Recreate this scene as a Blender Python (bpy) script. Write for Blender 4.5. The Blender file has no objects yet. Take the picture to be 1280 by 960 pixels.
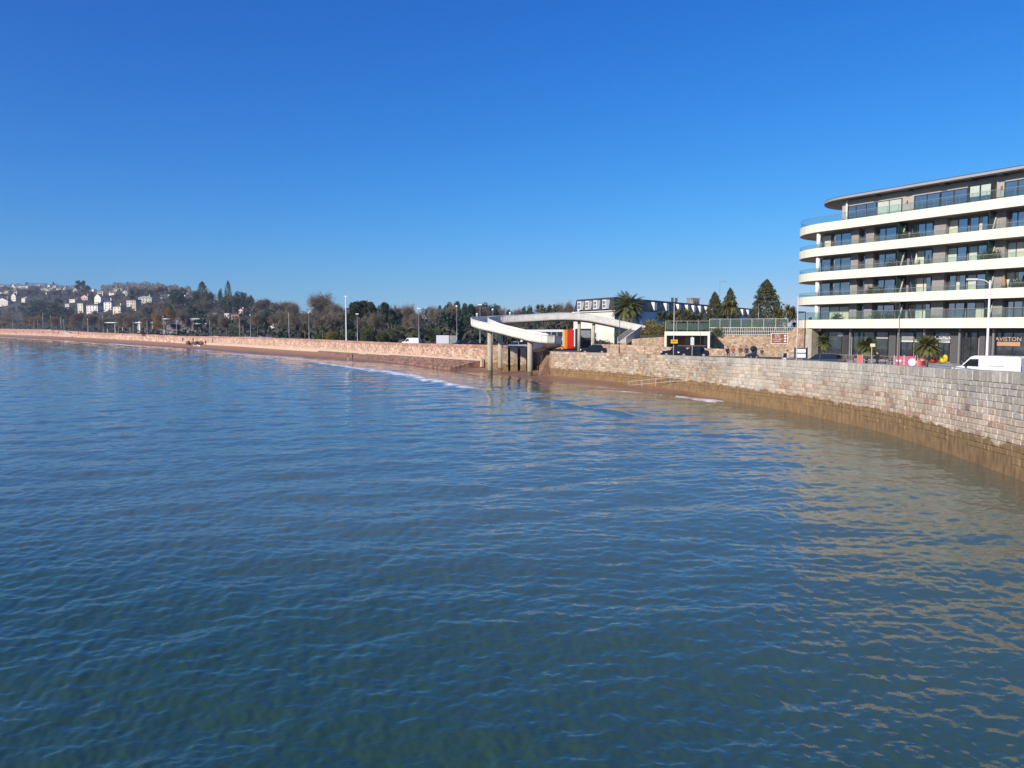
import bpy, math, random
import numpy as np
from mathutils import Vector, Matrix
R = math.radians
SC = bpy.context.scene
COL = SC.collection

# ------------------------------------------------------------------ camera
FP, CX, CY, HC, YH = 962.0, 640.0, 480.0, 7.5, 412.0
PITCH = math.atan((CY - YH) / FP)
cam_d = bpy.data.cameras.new('camera')
cam_d.sensor_width = 36.0
cam_d.lens = FP / 1280 * 36.0
cam_d.clip_start = 0.3
cam_d.clip_end = 20000
cam = bpy.data.objects.new('camera', cam_d)
COL.objects.link(cam)
cam.location = (0, 0, HC)
cam.rotation_euler = (R(90) - PITCH, 0, 0)
SC.camera = cam

# ------------------------------------------------------------------ light
SUN_AZ = Vector((-0.68, -0.733))          # ground direction towards the sun
SUN_EL = R(25)
w = bpy.data.worlds.new('World')
SC.world = w
w.use_nodes = True
nt = w.node_tree
nt.nodes.clear()
sky = nt.nodes.new('ShaderNodeTexSky')
sky.sky_type = 'NISHITA'
sky.sun_disc = False
sky.sun_elevation = SUN_EL
sky.sun_rotation = math.atan2(SUN_AZ.x, SUN_AZ.y)
sky.air_density = 1.0
sky.dust_density = 0.15
sky.ozone_density = 3.0
sky.altitude = 0
# clear winter air: deepen the blue by a power curve on each channel of the sky's own radiance
SKY_S = 0.12
sc1 = nt.nodes.new('ShaderNodeVectorMath'); sc1.operation = 'SCALE'; sc1.inputs['Scale'].default_value = SKY_S
sepc = nt.nodes.new('ShaderNodeSeparateXYZ'); comc = nt.nodes.new('ShaderNodeCombineXYZ')
nt.links.new(sky.outputs[0], sc1.inputs[0]); nt.links.new(sc1.outputs[0], sepc.inputs[0])
for k, (pw_, gn) in enumerate(((2.25, 0.45), (1.16, 0.575), (0.76, 0.90))):
    a_ = nt.nodes.new('ShaderNodeMath'); a_.operation = 'POWER'; a_.inputs[1].default_value = pw_
    b_ = nt.nodes.new('ShaderNodeMath'); b_.operation = 'MULTIPLY'; b_.inputs[1].default_value = gn / SKY_S
    nt.links.new(sepc.outputs[k], a_.inputs[0]); nt.links.new(a_.outputs[0], b_.inputs[0]); nt.links.new(b_.outputs[0], comc.inputs[k])
bg = nt.nodes.new('ShaderNodeBackground')
bg.inputs[1].default_value = SKY_S
wo = nt.nodes.new('ShaderNodeOutputWorld')
nt.links.new(comc.outputs[0], bg.inputs[0])
nt.links.new(bg.outputs[0], wo.inputs[0])
sl = bpy.data.lights.new('sun', 'SUN')
sl.energy = 4.8
sl.angle = R(0.5)
sl.color = (1.0, 0.90, 0.77)
sun = bpy.data.objects.new('sun', sl)
COL.objects.link(sun)
sd = Vector((SUN_AZ.x * math.cos(SUN_EL), SUN_AZ.y * math.cos(SUN_EL), math.sin(SUN_EL)))
sun.rotation_euler = sd.to_track_quat('Z', 'Y').to_euler()
SC.view_settings.view_transform = 'Standard'
SC.view_settings.look = 'None'
SC.view_settings.exposure = 0.25
SC.view_settings.gamma = 1.0
SC.view_settings.use_curve_mapping = False
SC.render.engine = 'CYCLES'
SC.cycles.max_bounces = 6
SC.cycles.volume_bounces = 0
SC.cycles.transparent_max_bounces = 10
SC.cycles.caustics_reflective = False
SC.cycles.caustics_refractive = False

# ------------------------------------------------------------------ pixel helpers (photo pixels -> places on the ground)
_c, _s = math.cos(PITCH), math.sin(PITCH)
def ray(x, y):
    u, v = (x - CX) / FP, (CY - y) / FP
    k = _c + v * _s
    return u / k, (-_s + v * _c) / k
def P(x, y, Y):
    a, b = ray(x, y)
    return Vector((a * Y, Y, HC + b * Y))
def G(x, y, h=0.0):
    a, b = ray(x, y)
    Y = (h - HC) / b
    return Vector((a * Y, Y, h))
def U(x): return (x - CX) / FP * 0.9975
def Zp(y, Y): return HC + ray(CX, y)[1] * Y

# ------------------------------------------------------------------ objects
def tag(o, label=None, cat=None, group=None, kind=None):
    if label: o['label'] = label
    if cat: o['category'] = cat
    if group: o['group'] = group
    if kind: o['kind'] = kind
    return o
def thing(name, loc, rz=0, label=None, cat=None, group=None):
    o = bpy.data.objects.new(name, None)
    COL.objects.link(o)
    o.empty_display_size = 0.3
    o.location = loc
    o.rotation_euler = (0, 0, rz)
    return tag(o, label, cat, group)
def copy_tree(o, parent=None):
    c = o.copy()
    COL.objects.link(c)
    c.parent = parent
    for ch in list(o.children): copy_tree(ch, c)
    return c
def link(name, me, parent=None, loc=None):
    o = bpy.data.objects.new(name, me)
    COL.objects.link(o)
    if parent: o.parent = parent
    if loc is not None: o.location = loc
    return o
def ordinal(n):
    return ['first', 'second', 'third', 'fourth', 'fifth', 'sixth', 'seventh', 'eighth', 'ninth', 'tenth', 'eleventh', 'twelfth',
            'thirteenth', 'fourteenth', 'fifteenth', 'sixteenth', 'seventeenth', 'eighteenth', 'nineteenth', 'twentieth'][n]

# ------------------------------------------------------------------ materials
MATS = {}
def mat(name, col, rough=0.7, metal=0.0, var=0.12, scale=2.0, bump=0.0, bscale=None, col2=None, spec=None, coat=0.0, detail=5):
    if name in MATS: return MATS[name]
    m = bpy.data.materials.new(name)
    m.use_nodes = True
    nt = m.node_tree
    b = nt.nodes['Principled BSDF']
    b.inputs['Roughness'].default_value = rough
    b.inputs['Metallic'].default_value = metal
    if spec is not None: b.inputs['Specular IOR Level'].default_value = spec
    if coat: b.inputs['Coat Weight'].default_value = coat
    c = (*col, 1)
    if var > 0 or col2:
        geo = nt.nodes.new('ShaderNodeNewGeometry')
        no = nt.nodes.new('ShaderNodeTexNoise')
        no.inputs['Scale'].default_value = scale
        no.inputs['Detail'].default_value = detail
        no.inputs['Roughness'].default_value = 0.65
        nt.links.new(geo.outputs['Position'], no.inputs['Vector'])
        rmp = nt.nodes.new('ShaderNodeValToRGB')
        rmp.color_ramp.elements[0].position = 0.3
        rmp.color_ramp.elements[1].position = 0.7
        if col2: a, z = col, col2
        else: a, z = [max(0, k * (1 - var)) for k in col], [min(1, k * (1 + var)) for k in col]
        rmp.color_ramp.elements[0].color = (*a, 1)
        rmp.color_ramp.elements[1].color = (*z, 1)
        nt.links.new(no.outputs['Fac'], rmp.inputs['Fac'])
        nt.links.new(rmp.outputs['Color'], b.inputs['Base Color'])
        if bump > 0:
            n2 = nt.nodes.new('ShaderNodeTexNoise')
            n2.inputs['Scale'].default_value = bscale or scale * 4
            n2.inputs['Detail'].default_value = 4
            nt.links.new(geo.outputs['Position'], n2.inputs['Vector'])
            bp = nt.nodes.new('ShaderNodeBump')
            bp.inputs['Strength'].default_value = bump
            bp.inputs['Distance'].default_value = 0.05
            nt.links.new(n2.outputs['Fac'], bp.inputs['Height'])
            nt.links.new(bp.outputs['Normal'], b.inputs['Normal'])
    else:
        b.inputs['Base Color'].default_value = c
    MATS[name] = m
    return m
def glass(name, tint, alpha=0.35, rough=0.03):
    """thin clear sheet: part see-through, part glossy"""
    m = bpy.data.materials.new(name)
    m.use_nodes = True
    nt = m.node_tree
    nt.nodes.clear()
    tr = nt.nodes.new('ShaderNodeBsdfTransparent'); tr.inputs[0].default_value = (*tint, 1)
    pb = nt.nodes.new('ShaderNodeBsdfPrincipled')
    pb.inputs['Base Color'].default_value = (*[t * 0.35 for t in tint], 1)
    pb.inputs['Roughness'].default_value = rough
    mx = nt.nodes.new('ShaderNodeMixShader'); mx.inputs[0].default_value = alpha
    out = nt.nodes.new('ShaderNodeOutputMaterial')
    nt.links.new(tr.outputs[0], mx.inputs[1]); nt.links.new(pb.outputs[0], mx.inputs[2]); nt.links.new(mx.outputs[0], out.inputs[0])
    MATS[name] = m
    return m

# ------------------------------------------------------------------ mesh builder
class MB:
    def __init__(s): s.v, s.f, s.c = [], [], []
    def add(s, vs, fs):
        n = len(s.v)
        s.v += [tuple(p) for p in vs]
        s.f += [tuple(i + n for i in f) for f in fs]
        return s
    def box(s, c, d, rz=0.0, top=1.0):
        x, y, z = d[0] / 2, d[1] / 2, d[2] / 2
        ca, sa = math.cos(rz), math.sin(rz)
        vs = []
        for k, q in ((-1, 1.0), (1, top)):
            for i, j in ((-1, -1), (1, -1), (1, 1), (-1, 1)):
                a, b = i * x * q, j * y * q
                vs.append((c[0] + a * ca - b * sa, c[1] + a * sa + b * ca, c[2] + k * z))
        return s.add(vs, [(3, 2, 1, 0), (4, 5, 6, 7), (0, 1, 5, 4), (1, 2, 6, 5), (2, 3, 7, 6), (3, 0, 4, 7)])
    def bb(s, x0, x1, y0, y1, z0, z1):
        return s.box(((x0 + x1) / 2, (y0 + y1) / 2, (z0 + z1) / 2), (x1 - x0, y1 - y0, z1 - z0))
    def tube(s, pts, rad, n=8, cap=True):
        pts = [Vector(p) for p in pts]
        rs = rad if isinstance(rad, (list, tuple)) else [rad] * len(pts)
        rings = []
        for i, p in enumerate(pts):
            d = (pts[min(i + 1, len(pts) - 1)] - pts[max(i - 1, 0)]).normalized()
            a = d.cross(Vector((0, 0, 1)))
            if a.length < 1e-3: a = d.cross(Vector((0, 1, 0)))
            a.normalize(); b = d.cross(a)
            rings.append([p + (a * math.cos(2 * math.pi * k / n) + b * math.sin(2 * math.pi * k / n)) * rs[i] for k in range(n)])
        vs = [q for r in rings for q in r]
        fs = []
        for i in range(len(pts) - 1):
            for k in range(n):
                a, b = i * n + k, i * n + (k + 1) % n
                fs.append((a, b, b + n, a + n))
        if cap:
            fs.append(tuple(range(n))[::-1]); fs.append(tuple(range((len(pts) - 1) * n, len(pts) * n)))
        return s.add(vs, fs)
    def prism(s, poly, z0, z1):
        n = len(poly)
        vs = [(p[0], p[1], z0) for p in poly] + [(p[0], p[1], z1) for p in poly]
        fs = [tuple(range(n))[::-1], tuple(range(n, 2 * n))] + [(i, (i + 1) % n, n + (i + 1) % n, n + i) for i in range(n)]
        return s.add(vs, fs)
    def side(s, prof, y0, y1, inset=0.0):
        """profile in x,z extruded along y"""
        n = len(prof)
        vs = [(p[0], y0, p[1]) for p in prof] + [(p[0], y1, p[1]) for p in prof]
        fs = [tuple(range(n)), tuple(range(n, 2 * n))[::-1]] + [((i + 1) % n, i, n + i, n + (i + 1) % n) for i in range(n)]
        return s.add(vs, fs)
    def strip(s, line, z0, z1, th):
        """upright wall along an open line of (x,y), z0/z1 numbers or lists"""
        n = len(line)
        Z0 = z0 if isinstance(z0, (list, tuple)) else [z0] * n
        Z1 = z1 if isinstance(z1, (list, tuple)) else [z1] * n
        off = []
        for i in range(n):
            a, b = Vector(line[max(i - 1, 0)]).to_2d(), Vector(line[min(i + 1, n - 1)]).to_2d()
            d = (b - a).normalized()
            off.append(Vector((-d.y, d.x)) * th)
        vs = []
        for i in range(n):
            x, y = line[i][0], line[i][1]
            vs += [(x, y, Z0[i]), (x + off[i].x, y + off[i].y, Z0[i]), (x + off[i].x, y + off[i].y, Z1[i]), (x, y, Z1[i])]
        fs = [(0, 1, 2, 3), tuple(4 * (n - 1) + k for k in (3, 2, 1, 0))]
        for i in range(n - 1):
            for k in range(4):
                a, b = 4 * i + k, 4 * i + (k + 1) % 4
                fs.append((a, a + 4, b + 4, b))
        return s.add(vs, fs)
    def ball(s, c, r, n=10, m=7, sc=(1, 1, 1)):
        vs = [(c[0], c[1], c[2] - r * sc[2])]
        for i in range(1, m):
            t = math.pi * i / m
            for k in range(n):
                a = 2 * math.pi * k / n
                vs.append((c[0] + r * sc[0] * math.sin(t) * math.cos(a), c[1] + r * sc[1] * math.sin(t) * math.sin(a), c[2] - r * sc[2] * math.cos(t)))
        vs.append((c[0], c[1], c[2] + r * sc[2]))
        fs = [(0, 1 + (k + 1) % n, 1 + k) for k in range(n)]
        for i in range(m - 2):
            for k in range(n):
                a, b = 1 + i * n + k, 1 + i * n + (k + 1) % n
                fs.append((a, b, b + n, a + n))
        L = len(vs) - 1
        fs += [(1 + (m - 2) * n + k, 1 + (m - 2) * n + (k + 1) % n, L) for k in range(n)]
        return s.add(vs, fs)
    def mesh(s, name, m, smooth=False, bevel=0):
        me = bpy.data.meshes.new(name)
        me.from_pydata(s.v, [], s.f)
        me.materials.append(m)
        if smooth: me.polygons.foreach_set('use_smooth', [True] * len(me.polygons))
        me.update()
        return me
    def build(s, name, m, parent=None, smooth=False, bevel=0):
        o = link(name, s.mesh(name, m, smooth), parent)
        if bevel:
            b = o.modifiers.new('bevel', 'BEVEL'); b.width = bevel; b.segments = 2; b.limit_method = 'ANGLE'
        return o
def np_mesh(name, V, Fq, m, smooth=False):
    """V (N,3), Fq (M,k) numpy"""
    me = bpy.data.meshes.new(name)
    V = np.asarray(V, dtype=np.float32); Fq = np.asarray(Fq, dtype=np.int32)
    me.vertices.add(len(V)); me.vertices.foreach_set('co', V.ravel())
    k = Fq.shape[1]
    me.loops.add(Fq.size); me.loops.foreach_set('vertex_index', Fq.ravel())
    me.polygons.add(len(Fq)); me.polygons.foreach_set('loop_start', np.arange(0, Fq.size, k, dtype=np.int32))
    if smooth: me.polygons.foreach_set('use_smooth', np.ones(len(Fq), dtype=bool))
    me.materials.append(m)
    me.update(calc_edges=True)
    return me

# colours (real-world base colours)
M_cream = mat('cream_render', (0.70, 0.63, 0.49), 0.6, col2=(0.84, 0.76, 0.60), scale=0.9, bump=0.03)
_nt = M_cream.node_tree; _mp = _nt.nodes.new('ShaderNodeMapping'); _mp.inputs['Scale'].default_value = (1.3, 1.3, 0.22)
_g = [n for n in _nt.nodes if n.type == 'NEW_GEOMETRY'][0]; _no = [n for n in _nt.nodes if n.type == 'TEX_NOISE'][0]; _rp = [n for n in _nt.nodes if n.type == 'VALTORGB'][0]
_nt.links.new(_g.outputs['Position'], _mp.inputs[0]); _nt.links.new(_mp.outputs[0], _no.inputs['Vector']); _rp.color_ramp.elements[0].position = 0.12; _rp.color_ramp.elements[1].position = 0.5
M_white = mat('white_paint', (0.78, 0.77, 0.74), 0.5, var=0.05, scale=1.2)
M_gwhite = mat('weathered_white_paint', (0.80, 0.78, 0.71), 0.6, scale=1.1, col2=(0.56, 0.54, 0.48), bump=0.1)
M_conc = mat('concrete', (0.50, 0.45, 0.35), 0.8, scale=1.3, col2=(0.34, 0.30, 0.22), bump=0.2)
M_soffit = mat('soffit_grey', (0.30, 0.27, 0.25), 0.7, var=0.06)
M_gbrick = mat('grey_brick', (0.29, 0.265, 0.25), 0.75, var=0.25, scale=6, bump=0.2)
M_black = mat('black_frame', (0.018, 0.020, 0.022), 0.4, var=0.1)
M_dark = mat('dark_cladding', (0.045, 0.043, 0.045), 0.55, var=0.2, scale=2)
M_dgrey = mat('charcoal_panel', (0.09, 0.085, 0.085), 0.6, var=0.15, scale=3)
M_steel = mat('galvanised_steel', (0.42, 0.43, 0.44), 0.45, metal=0.5, var=0.1)
M_pole = mat('white_pole_paint', (0.72, 0.70, 0.68), 0.4, var=0.04)
M_tyre = mat('tyre_rubber', (0.02, 0.02, 0.02), 0.85, var=0.1)
M_carglass = mat('car_glass', (0.015, 0.018, 0.022), 0.05, var=0, spec=0.8)
M_win = mat('window_glass', (0.040, 0.045, 0.055), 0.04, var=0.4, scale=0.6, spec=1.0)
M_win.node_tree.nodes['Principled BSDF'].inputs['IOR'].default_value = 2.4
M_blind = mat('pale_blind', (0.50, 0.56, 0.47), 0.35, var=0.08, spec=0.7, coat=0.4)
M_curt = mat('cream_curtain', (0.62, 0.58, 0.44), 0.5, var=0.1, scale=4, coat=0.4)
M_bal = glass('balustrade_glass', (0.86, 0.94, 0.93), 0.06)
M_fin = glass('green_frosted_glass', (0.10, 0.24, 0.21), 0.75, 0.15)
M_slate = mat('dark_slate', (0.035, 0.036, 0.042), 0.55, var=0.25, scale=1.5)
M_bark = mat('bark', (0.15, 0.12, 0.09), 0.9, var=0.3, scale=3)
M_asph = mat('asphalt', (0.06, 0.06, 0.058), 0.9, var=0.2, scale=1.5)

# ================================================================== THE SHAPE OF THE LAND
# sea wall line: photo column, distance, foot height, top height
WALL = [(1900, 16, -1.2, 5.4), (1500, 27, -1.2, 5.4), (1280, 38.3, -1.2, 5.35), (1180, 47.5, -1.2, 5.1), (1100, 56.6, -1.2, 4.95), (1050, 62.5, -1.2, 4.85), (1000, 69, -1.2, 4.75),
        (950, 75.5, -1.2, 4.65), (900, 82.5, -1.0, 4.55), (840, 93, -0.4, 4.4), (780, 103.5, 0.1, 4.3), (730, 112, 0.3, 4.2), (690, 118.5, 0.3, 4.15),
        (684, 129, 0.3, 4.2), (668, 137, 0.3, 4.4), (635, 141, 0.3, 4.6), (605, 143, 0.3, 4.7), (510, 174, 0.6, 4.45), (400, 229, 0.8, 4.6), (300, 298, 0.9, 4.7), (220, 373, 1.0, 4.5),
        (170, 450, 1.1, 5.0), (120, 560, 1.1, 5.4), (60, 750, 1.2, 7.5), (0, 1000, 1.2, 8.6), (-120, 1350, 1.2, 9.5), (-500, 2400, 1.2, 10)]
SHORE = [(1900, 16), (1280, 38.2), (1000, 68.9), (900, 82.4), (870, 86), (840, 89), (800, 93.5), (740, 100), (690, 106), (660, 114), (600, 126), (510, 156), (400, 190), (300, 240), (220, 314),
         (120, 430), (60, 590), (0, 800), (-120, 1150), (-500, 2300)]
def _tab(tab, k):
    t = sorted(tab)
    return np.array([U(r[0]) for r in t]), np.array([float(r[k]) for r in t])
_wu, _wy = _tab(WALL, 1)
_, _wt = _tab(WALL, 3)
_, _wb = _tab(WALL, 2)
_su, _sy = _tab(SHORE, 1)
def wallY(u): return np.interp(u, _wu, _wy)
def wallT(u): return np.interp(u, _wu, _wt)
def shoreY(u): return np.interp(u, _su, _sy)
# skyline of the bare land: photo column, photo row, distance
RIDGE = [(-300, 366, 2200), (0, 359, 2000), (50, 357, 2000), (100, 361, 1900), (125, 365, 1800), (150, 361, 1700), (190, 361, 1600), (220, 366, 1450), (260, 372, 1300), (300, 379, 1150),
         (350, 388, 950), (400, 395, 800), (450, 400, 760), (500, 401, 740), (560, 401, 740), (600, 400, 740), (660, 400, 740), (720, 403, 700), (800, 408, 620), (900, 409, 600), (1000, 409, 600), (1900, 410, 600)]
_ru = np.array([U(r[0]) for r in RIDGE]); _re = np.array([ray(CX, r[1])[1] for r in RIDGE]); _ry = np.array([float(r[2]) for r in RIDGE])
def flat0(u):
    return np.where(u > U(700), 270.0, wallY(u) * 1.06 + 45)
def land(u, Y):
    """height of the ground behind the sea wall"""
    u = np.asarray(u, dtype=float); Y = np.asarray(Y, dtype=float)
    wy = wallY(u); base = np.where(u > U(250), 3.55, np.maximum(3.55, wallT(u) - 1.05))
    y0 = flat0(u); yr = np.interp(u, _ru, _ry); e = np.interp(u, _ru, _re)
    top = HC + e * yr
    t = np.clip((Y - y0) / (yr - y0), 0, 1)
    s = t ** 1.25 * (1 - 0.12 * np.sin(t * 9))* (1 / (1 - 0.12 * math.sin(9)))
    z = base + np.maximum(top - base, 1) * np.clip(s, 0, 1.05)
    z = z + np.where(Y > yr, -(Y - yr) * 0.05, 0)
    return z
def land_at(x, Y): return float(land(x / Y, Y))
def hill_hit(px, py):
    """where the sight line through a photo pixel meets the hillside"""
    a, b = ray(px, py)
    Y = max(float(flat0(a)), 150.0)
    prev = None
    while Y < 2300:
        z = HC + b * Y
        if z <= float(land(a, Y)) and Y > 160: break
        Y *= 1.01
    Y = min(Y, 2250)
    return Vector((a * Y, Y, float(land(a, Y))))
def upx(px): return ray(px, YH)[0]
def wall_pt(r): 
    u = U(r[0]); return Vector((u * r[1], r[1]))

# ------------------------------------------------------------------ ground sheet
M_ground = mat('hillside_ground', (0.03, 0.038, 0.020), 0.95, scale=0.03, col2=(0.075, 0.062, 0.042))
def grid_mesh(name, us, rows, zf, m, smooth=True):
    """us (n,), rows (k,n) distances"""
    k, n = rows.shape
    Uu = np.broadcast_to(us, (k, n))
    V = np.stack([Uu * rows, rows, zf(Uu, rows)], -1).reshape(-1, 3)
    i = np.arange(k - 1)[:, None] * n + np.arange(n - 1)[None, :]
    Fq = np.stack([i, i + 1, i + 1 + n, i + n], -1).reshape(-1, 4)
    return np_mesh(name, V, Fq, m, smooth)
us = np.unique(np.concatenate([np.linspace(-1.18, 1.3, 330), _wu[(_wu > -1.18) & (_wu < 1.3)]]))
tt = np.linspace(0, 1, 90)[:, None]
y0 = (wallY(us) + 0.35)[None, :]
rows = y0 * (3200.0 / y0) ** tt
g = link('ground', grid_mesh('ground', us, rows, land, M_ground))
tag(g, kind='structure')

# promenade / road surface laid on the flat ground, following the wall
def ribbon(name, m, d0, d1, dz, umin=-1.1, umax=1.25, n=220):
    uu = np.linspace(umin, umax, n)
    rr = np.stack([wallY(uu) * 1.0 + d0, wallY(uu) * 1.0 + d1])
    me = grid_mesh(name, uu, rr, lambda a, b: land(a, b) + dz, m)
    return tag(link(name, me), kind='structure')
M_pave = mat('pavement_stone', (0.34, 0.30, 0.27), 0.85, var=0.12, scale=1.2, bump=0.1)
ribbon('pavement', M_pave, 0.4, 9.0, 0.05)
ribbon('road', M_asph, 9.0, 20.0, 0.02)
ribbon('forecourt_paving', M_pave, 20.0, 44.0, 0.05, umin=0.35)

# ------------------------------------------------------------------ beach
M_sand = bpy.data.materials.new('red_sand'); M_sand.use_nodes = True
nt = M_sand.node_tree; b = nt.nodes['Principled BSDF']
geo = nt.nodes.new('ShaderNodeNewGeometry'); sx = nt.nodes.new('ShaderNodeSeparateXYZ'); nt.links.new(geo.outputs['Position'], sx.inputs[0])
no = nt.nodes.new('ShaderNodeTexNoise'); no.inputs['Scale'].default_value = 0.15; no.inputs['Detail'].default_value = 6; nt.links.new(geo.outputs['Position'], no.inputs['Vector'])
ma = nt.nodes.new('ShaderNodeMath'); ma.operation = 'MULTIPLY_ADD'; ma.inputs[1].default_value = 0.5; nt.links.new(no.outputs['Fac'], ma.inputs[0]); nt.links.new(sx.outputs['Z'], ma.inputs[2])
rp = nt.nodes.new('ShaderNodeValToRGB')
e = rp.color_ramp.elements; e[0].position = 0.25; e[0].color = (0.17, 0.095, 0.060, 1); e[1].position = 0.85; e[1].color = (0.43, 0.225, 0.12, 1)
nt.links.new(ma.outputs[0], rp.inputs['Fac']); nt.links.new(rp.outputs[0], b.inputs['Base Color'])
rr_ = nt.nodes.new('ShaderNodeMapRange'); rr_.inputs['From Min'].default_value = 0.3; rr_.inputs['From Max'].default_value = 0.65; rr_.inputs['To Min'].default_value = 0.12; rr_.inputs['To Max'].default_value = 0.9
nt.links.new(ma.outputs[0], rr_.inputs['Value']); nt.links.new(rr_.outputs[0], b.inputs['Roughness'])
uu = np.linspace(-1.18, U(905), 300)
ks = np.array([1, 0.85, 0.6, 0.35, 0.15, 0.0, -0.25, -0.9])[:, None]
sh, wy = shoreY(uu)[None, :], (wallY(uu) + 0.4)[None, :]
rows = np.where(ks >= 0, sh + (wy - sh) * ks, sh * (1 + ks * 0.22))
_zb = np.interp(uu, _wu, np.maximum(_wb, 0.25))[None, :]
zz = np.where(ks > 0, (0.03 + (_zb + 0.15 - 0.03) * np.clip(ks, 0, 1) ** 0.8), ks * 1.4)
V = np.stack([np.broadcast_to(uu, rows.shape) * rows, rows, zz + 0 * rows], -1).reshape(-1, 3)
n = len(uu); i = np.arange(len(ks) - 1)[:, None] * n + np.arange(n - 1)[None, :]
Fq = np.stack([i, i + n, i + 1 + n, i + 1], -1).reshape(-1, 4)
tag(link('beach', np_mesh('beach', V, Fq, M_sand, True)), kind='structure')

# ------------------------------------------------------------------ stone walls, block by block
def stone_mat(name, mortar, algae=True, line=1.5):
    m = bpy.data.materials.new(name); m.use_nodes = True
    nt = m.node_tree; b = nt.nodes['Principled BSDF']; b.inputs['Roughness'].default_value = 0.85
    at = nt.nodes.new('ShaderNodeAttribute'); at.attribute_name = 'stone'
    geo = nt.nodes.new('ShaderNodeNewGeometry')
    no = nt.nodes.new('ShaderNodeTexNoise'); no.inputs['Scale'].default_value = 5; no.inputs['Detail'].default_value = 7; no.inputs['Roughness'].default_value = 0.7
    nt.links.new(geo.outputs['Position'], no.inputs['Vector'])
    mr = nt.nodes.new('ShaderNodeMapRange'); mr.inputs['From Min'].default_value = 0.25; mr.inputs['From Max'].default_value = 0.75; mr.inputs['To Min'].default_value = 0.62; mr.inputs['To Max'].default_value = 1.3
    nt.links.new(no.outputs['Fac'], mr.inputs['Value'])
    mu = nt.nodes.new('ShaderNodeMix'); mu.data_type = 'RGBA'; mu.blend_type = 'MULTIPLY'; mu.inputs[0].default_value = 1
    nt.links.new(at.outputs['Color'], mu.inputs[6]); nt.links.new(mr.outputs[0], mu.inputs[7])
    # broad stains
    n3 = nt.nodes.new('ShaderNodeTexNoise'); n3.inputs['Scale'].default_value = 0.35; n3.inputs['Detail'].default_value = 5
    nt.links.new(geo.outputs['Position'], n3.inputs['Vector'])
    m3 = nt.nodes.new('ShaderNodeMapRange'); m3.inputs['From Min'].default_value = 0.3; m3.inputs['From Max'].default_value = 0.7; m3.inputs['To Min'].default_value = 0.78; m3.inputs['To Max'].default_value = 1.15
    nt.links.new(n3.outputs['Fac'], m3.inputs['Value'])
    mu2 = nt.nodes.new('ShaderNodeMix'); mu2.data_type = 'RGBA'; mu2.blend_type = 'MULTIPLY'; mu2.inputs[0].default_value = 1
    nt.links.new(mu.outputs[2], mu2.inputs[6]); nt.links.new(m3.outputs[0], mu2.inputs[7])
    last = mu2.outputs[2]
    if algae:
        sx = nt.nodes.new('ShaderNodeSeparateXYZ'); nt.links.new(geo.outputs['Position'], sx.inputs[0])
        n2 = nt.nodes.new('ShaderNodeTexNoise'); n2.inputs['Scale'].default_value = 0.9; n2.inputs['Detail'].default_value = 6
        nt.links.new(geo.outputs['Position'], n2.inputs['Vector'])
        ad = nt.nodes.new('ShaderNodeMath'); ad.operation = 'MULTIPLY_ADD'; ad.inputs[1].default_value = -1.0
        nt.links.new(n2.outputs['Fac'], ad.inputs[0]); nt.links.new(sx.outputs['Z'], ad.inputs[2])
        r2 = nt.nodes.new('ShaderNodeMapRange'); r2.inputs['From Min'].default_value = line - 0.55; r2.inputs['From Max'].default_value = line - 0.42; r2.inputs['To Min'].default_value = 1; r2.inputs['To Max'].default_value = 0
        nt.links.new(ad.outputs[0], r2.inputs['Value'])
        cr = nt.nodes.new('ShaderNodeValToRGB'); e = cr.color_ramp.elements
        e[0].position = 0.3; e[0].color = (0.16, 0.10, 0.048, 1); e[1].position = 0.7; e[1].color = (0.31, 0.20, 0.092, 1)
        mp = nt.nodes.new('ShaderNodeMapping'); mp.inputs['Scale'].default_value = (1.6, 1.6, 0.5); nt.links.new(geo.outputs['Position'], mp.inputs[0])
        n4 = nt.nodes.new('ShaderNodeTexNoise'); n4.inputs['Scale'].default_value = 2.2; n4.inputs['Detail'].default_value = 7; nt.links.new(mp.outputs[0], n4.inputs['Vector'])
        nt.links.new(n4.outputs['Fac'], cr.inputs['Fac'])
        mx = nt.nodes.new('ShaderNodeMix'); mx.data_type = 'RGBA'
        nt.links.new(r2.outputs[0], mx.inputs[0]); nt.links.new(last, mx.inputs[6]); nt.links.new(cr.outputs[0], mx.inputs[7])
        last = mx.outputs[2]
    nt.links.new(last, b.inputs['Base Color'])
    bp = nt.nodes.new('ShaderNodeBump'); bp.inputs['Strength'].default_value = 0.6; bp.inputs['Distance'].default_value = 0.03
    nt.links.new(no.outputs['Fac'], bp.inputs['Height']); nt.links.new(bp.outputs[0], b.inputs['Normal'])
    return m
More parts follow.
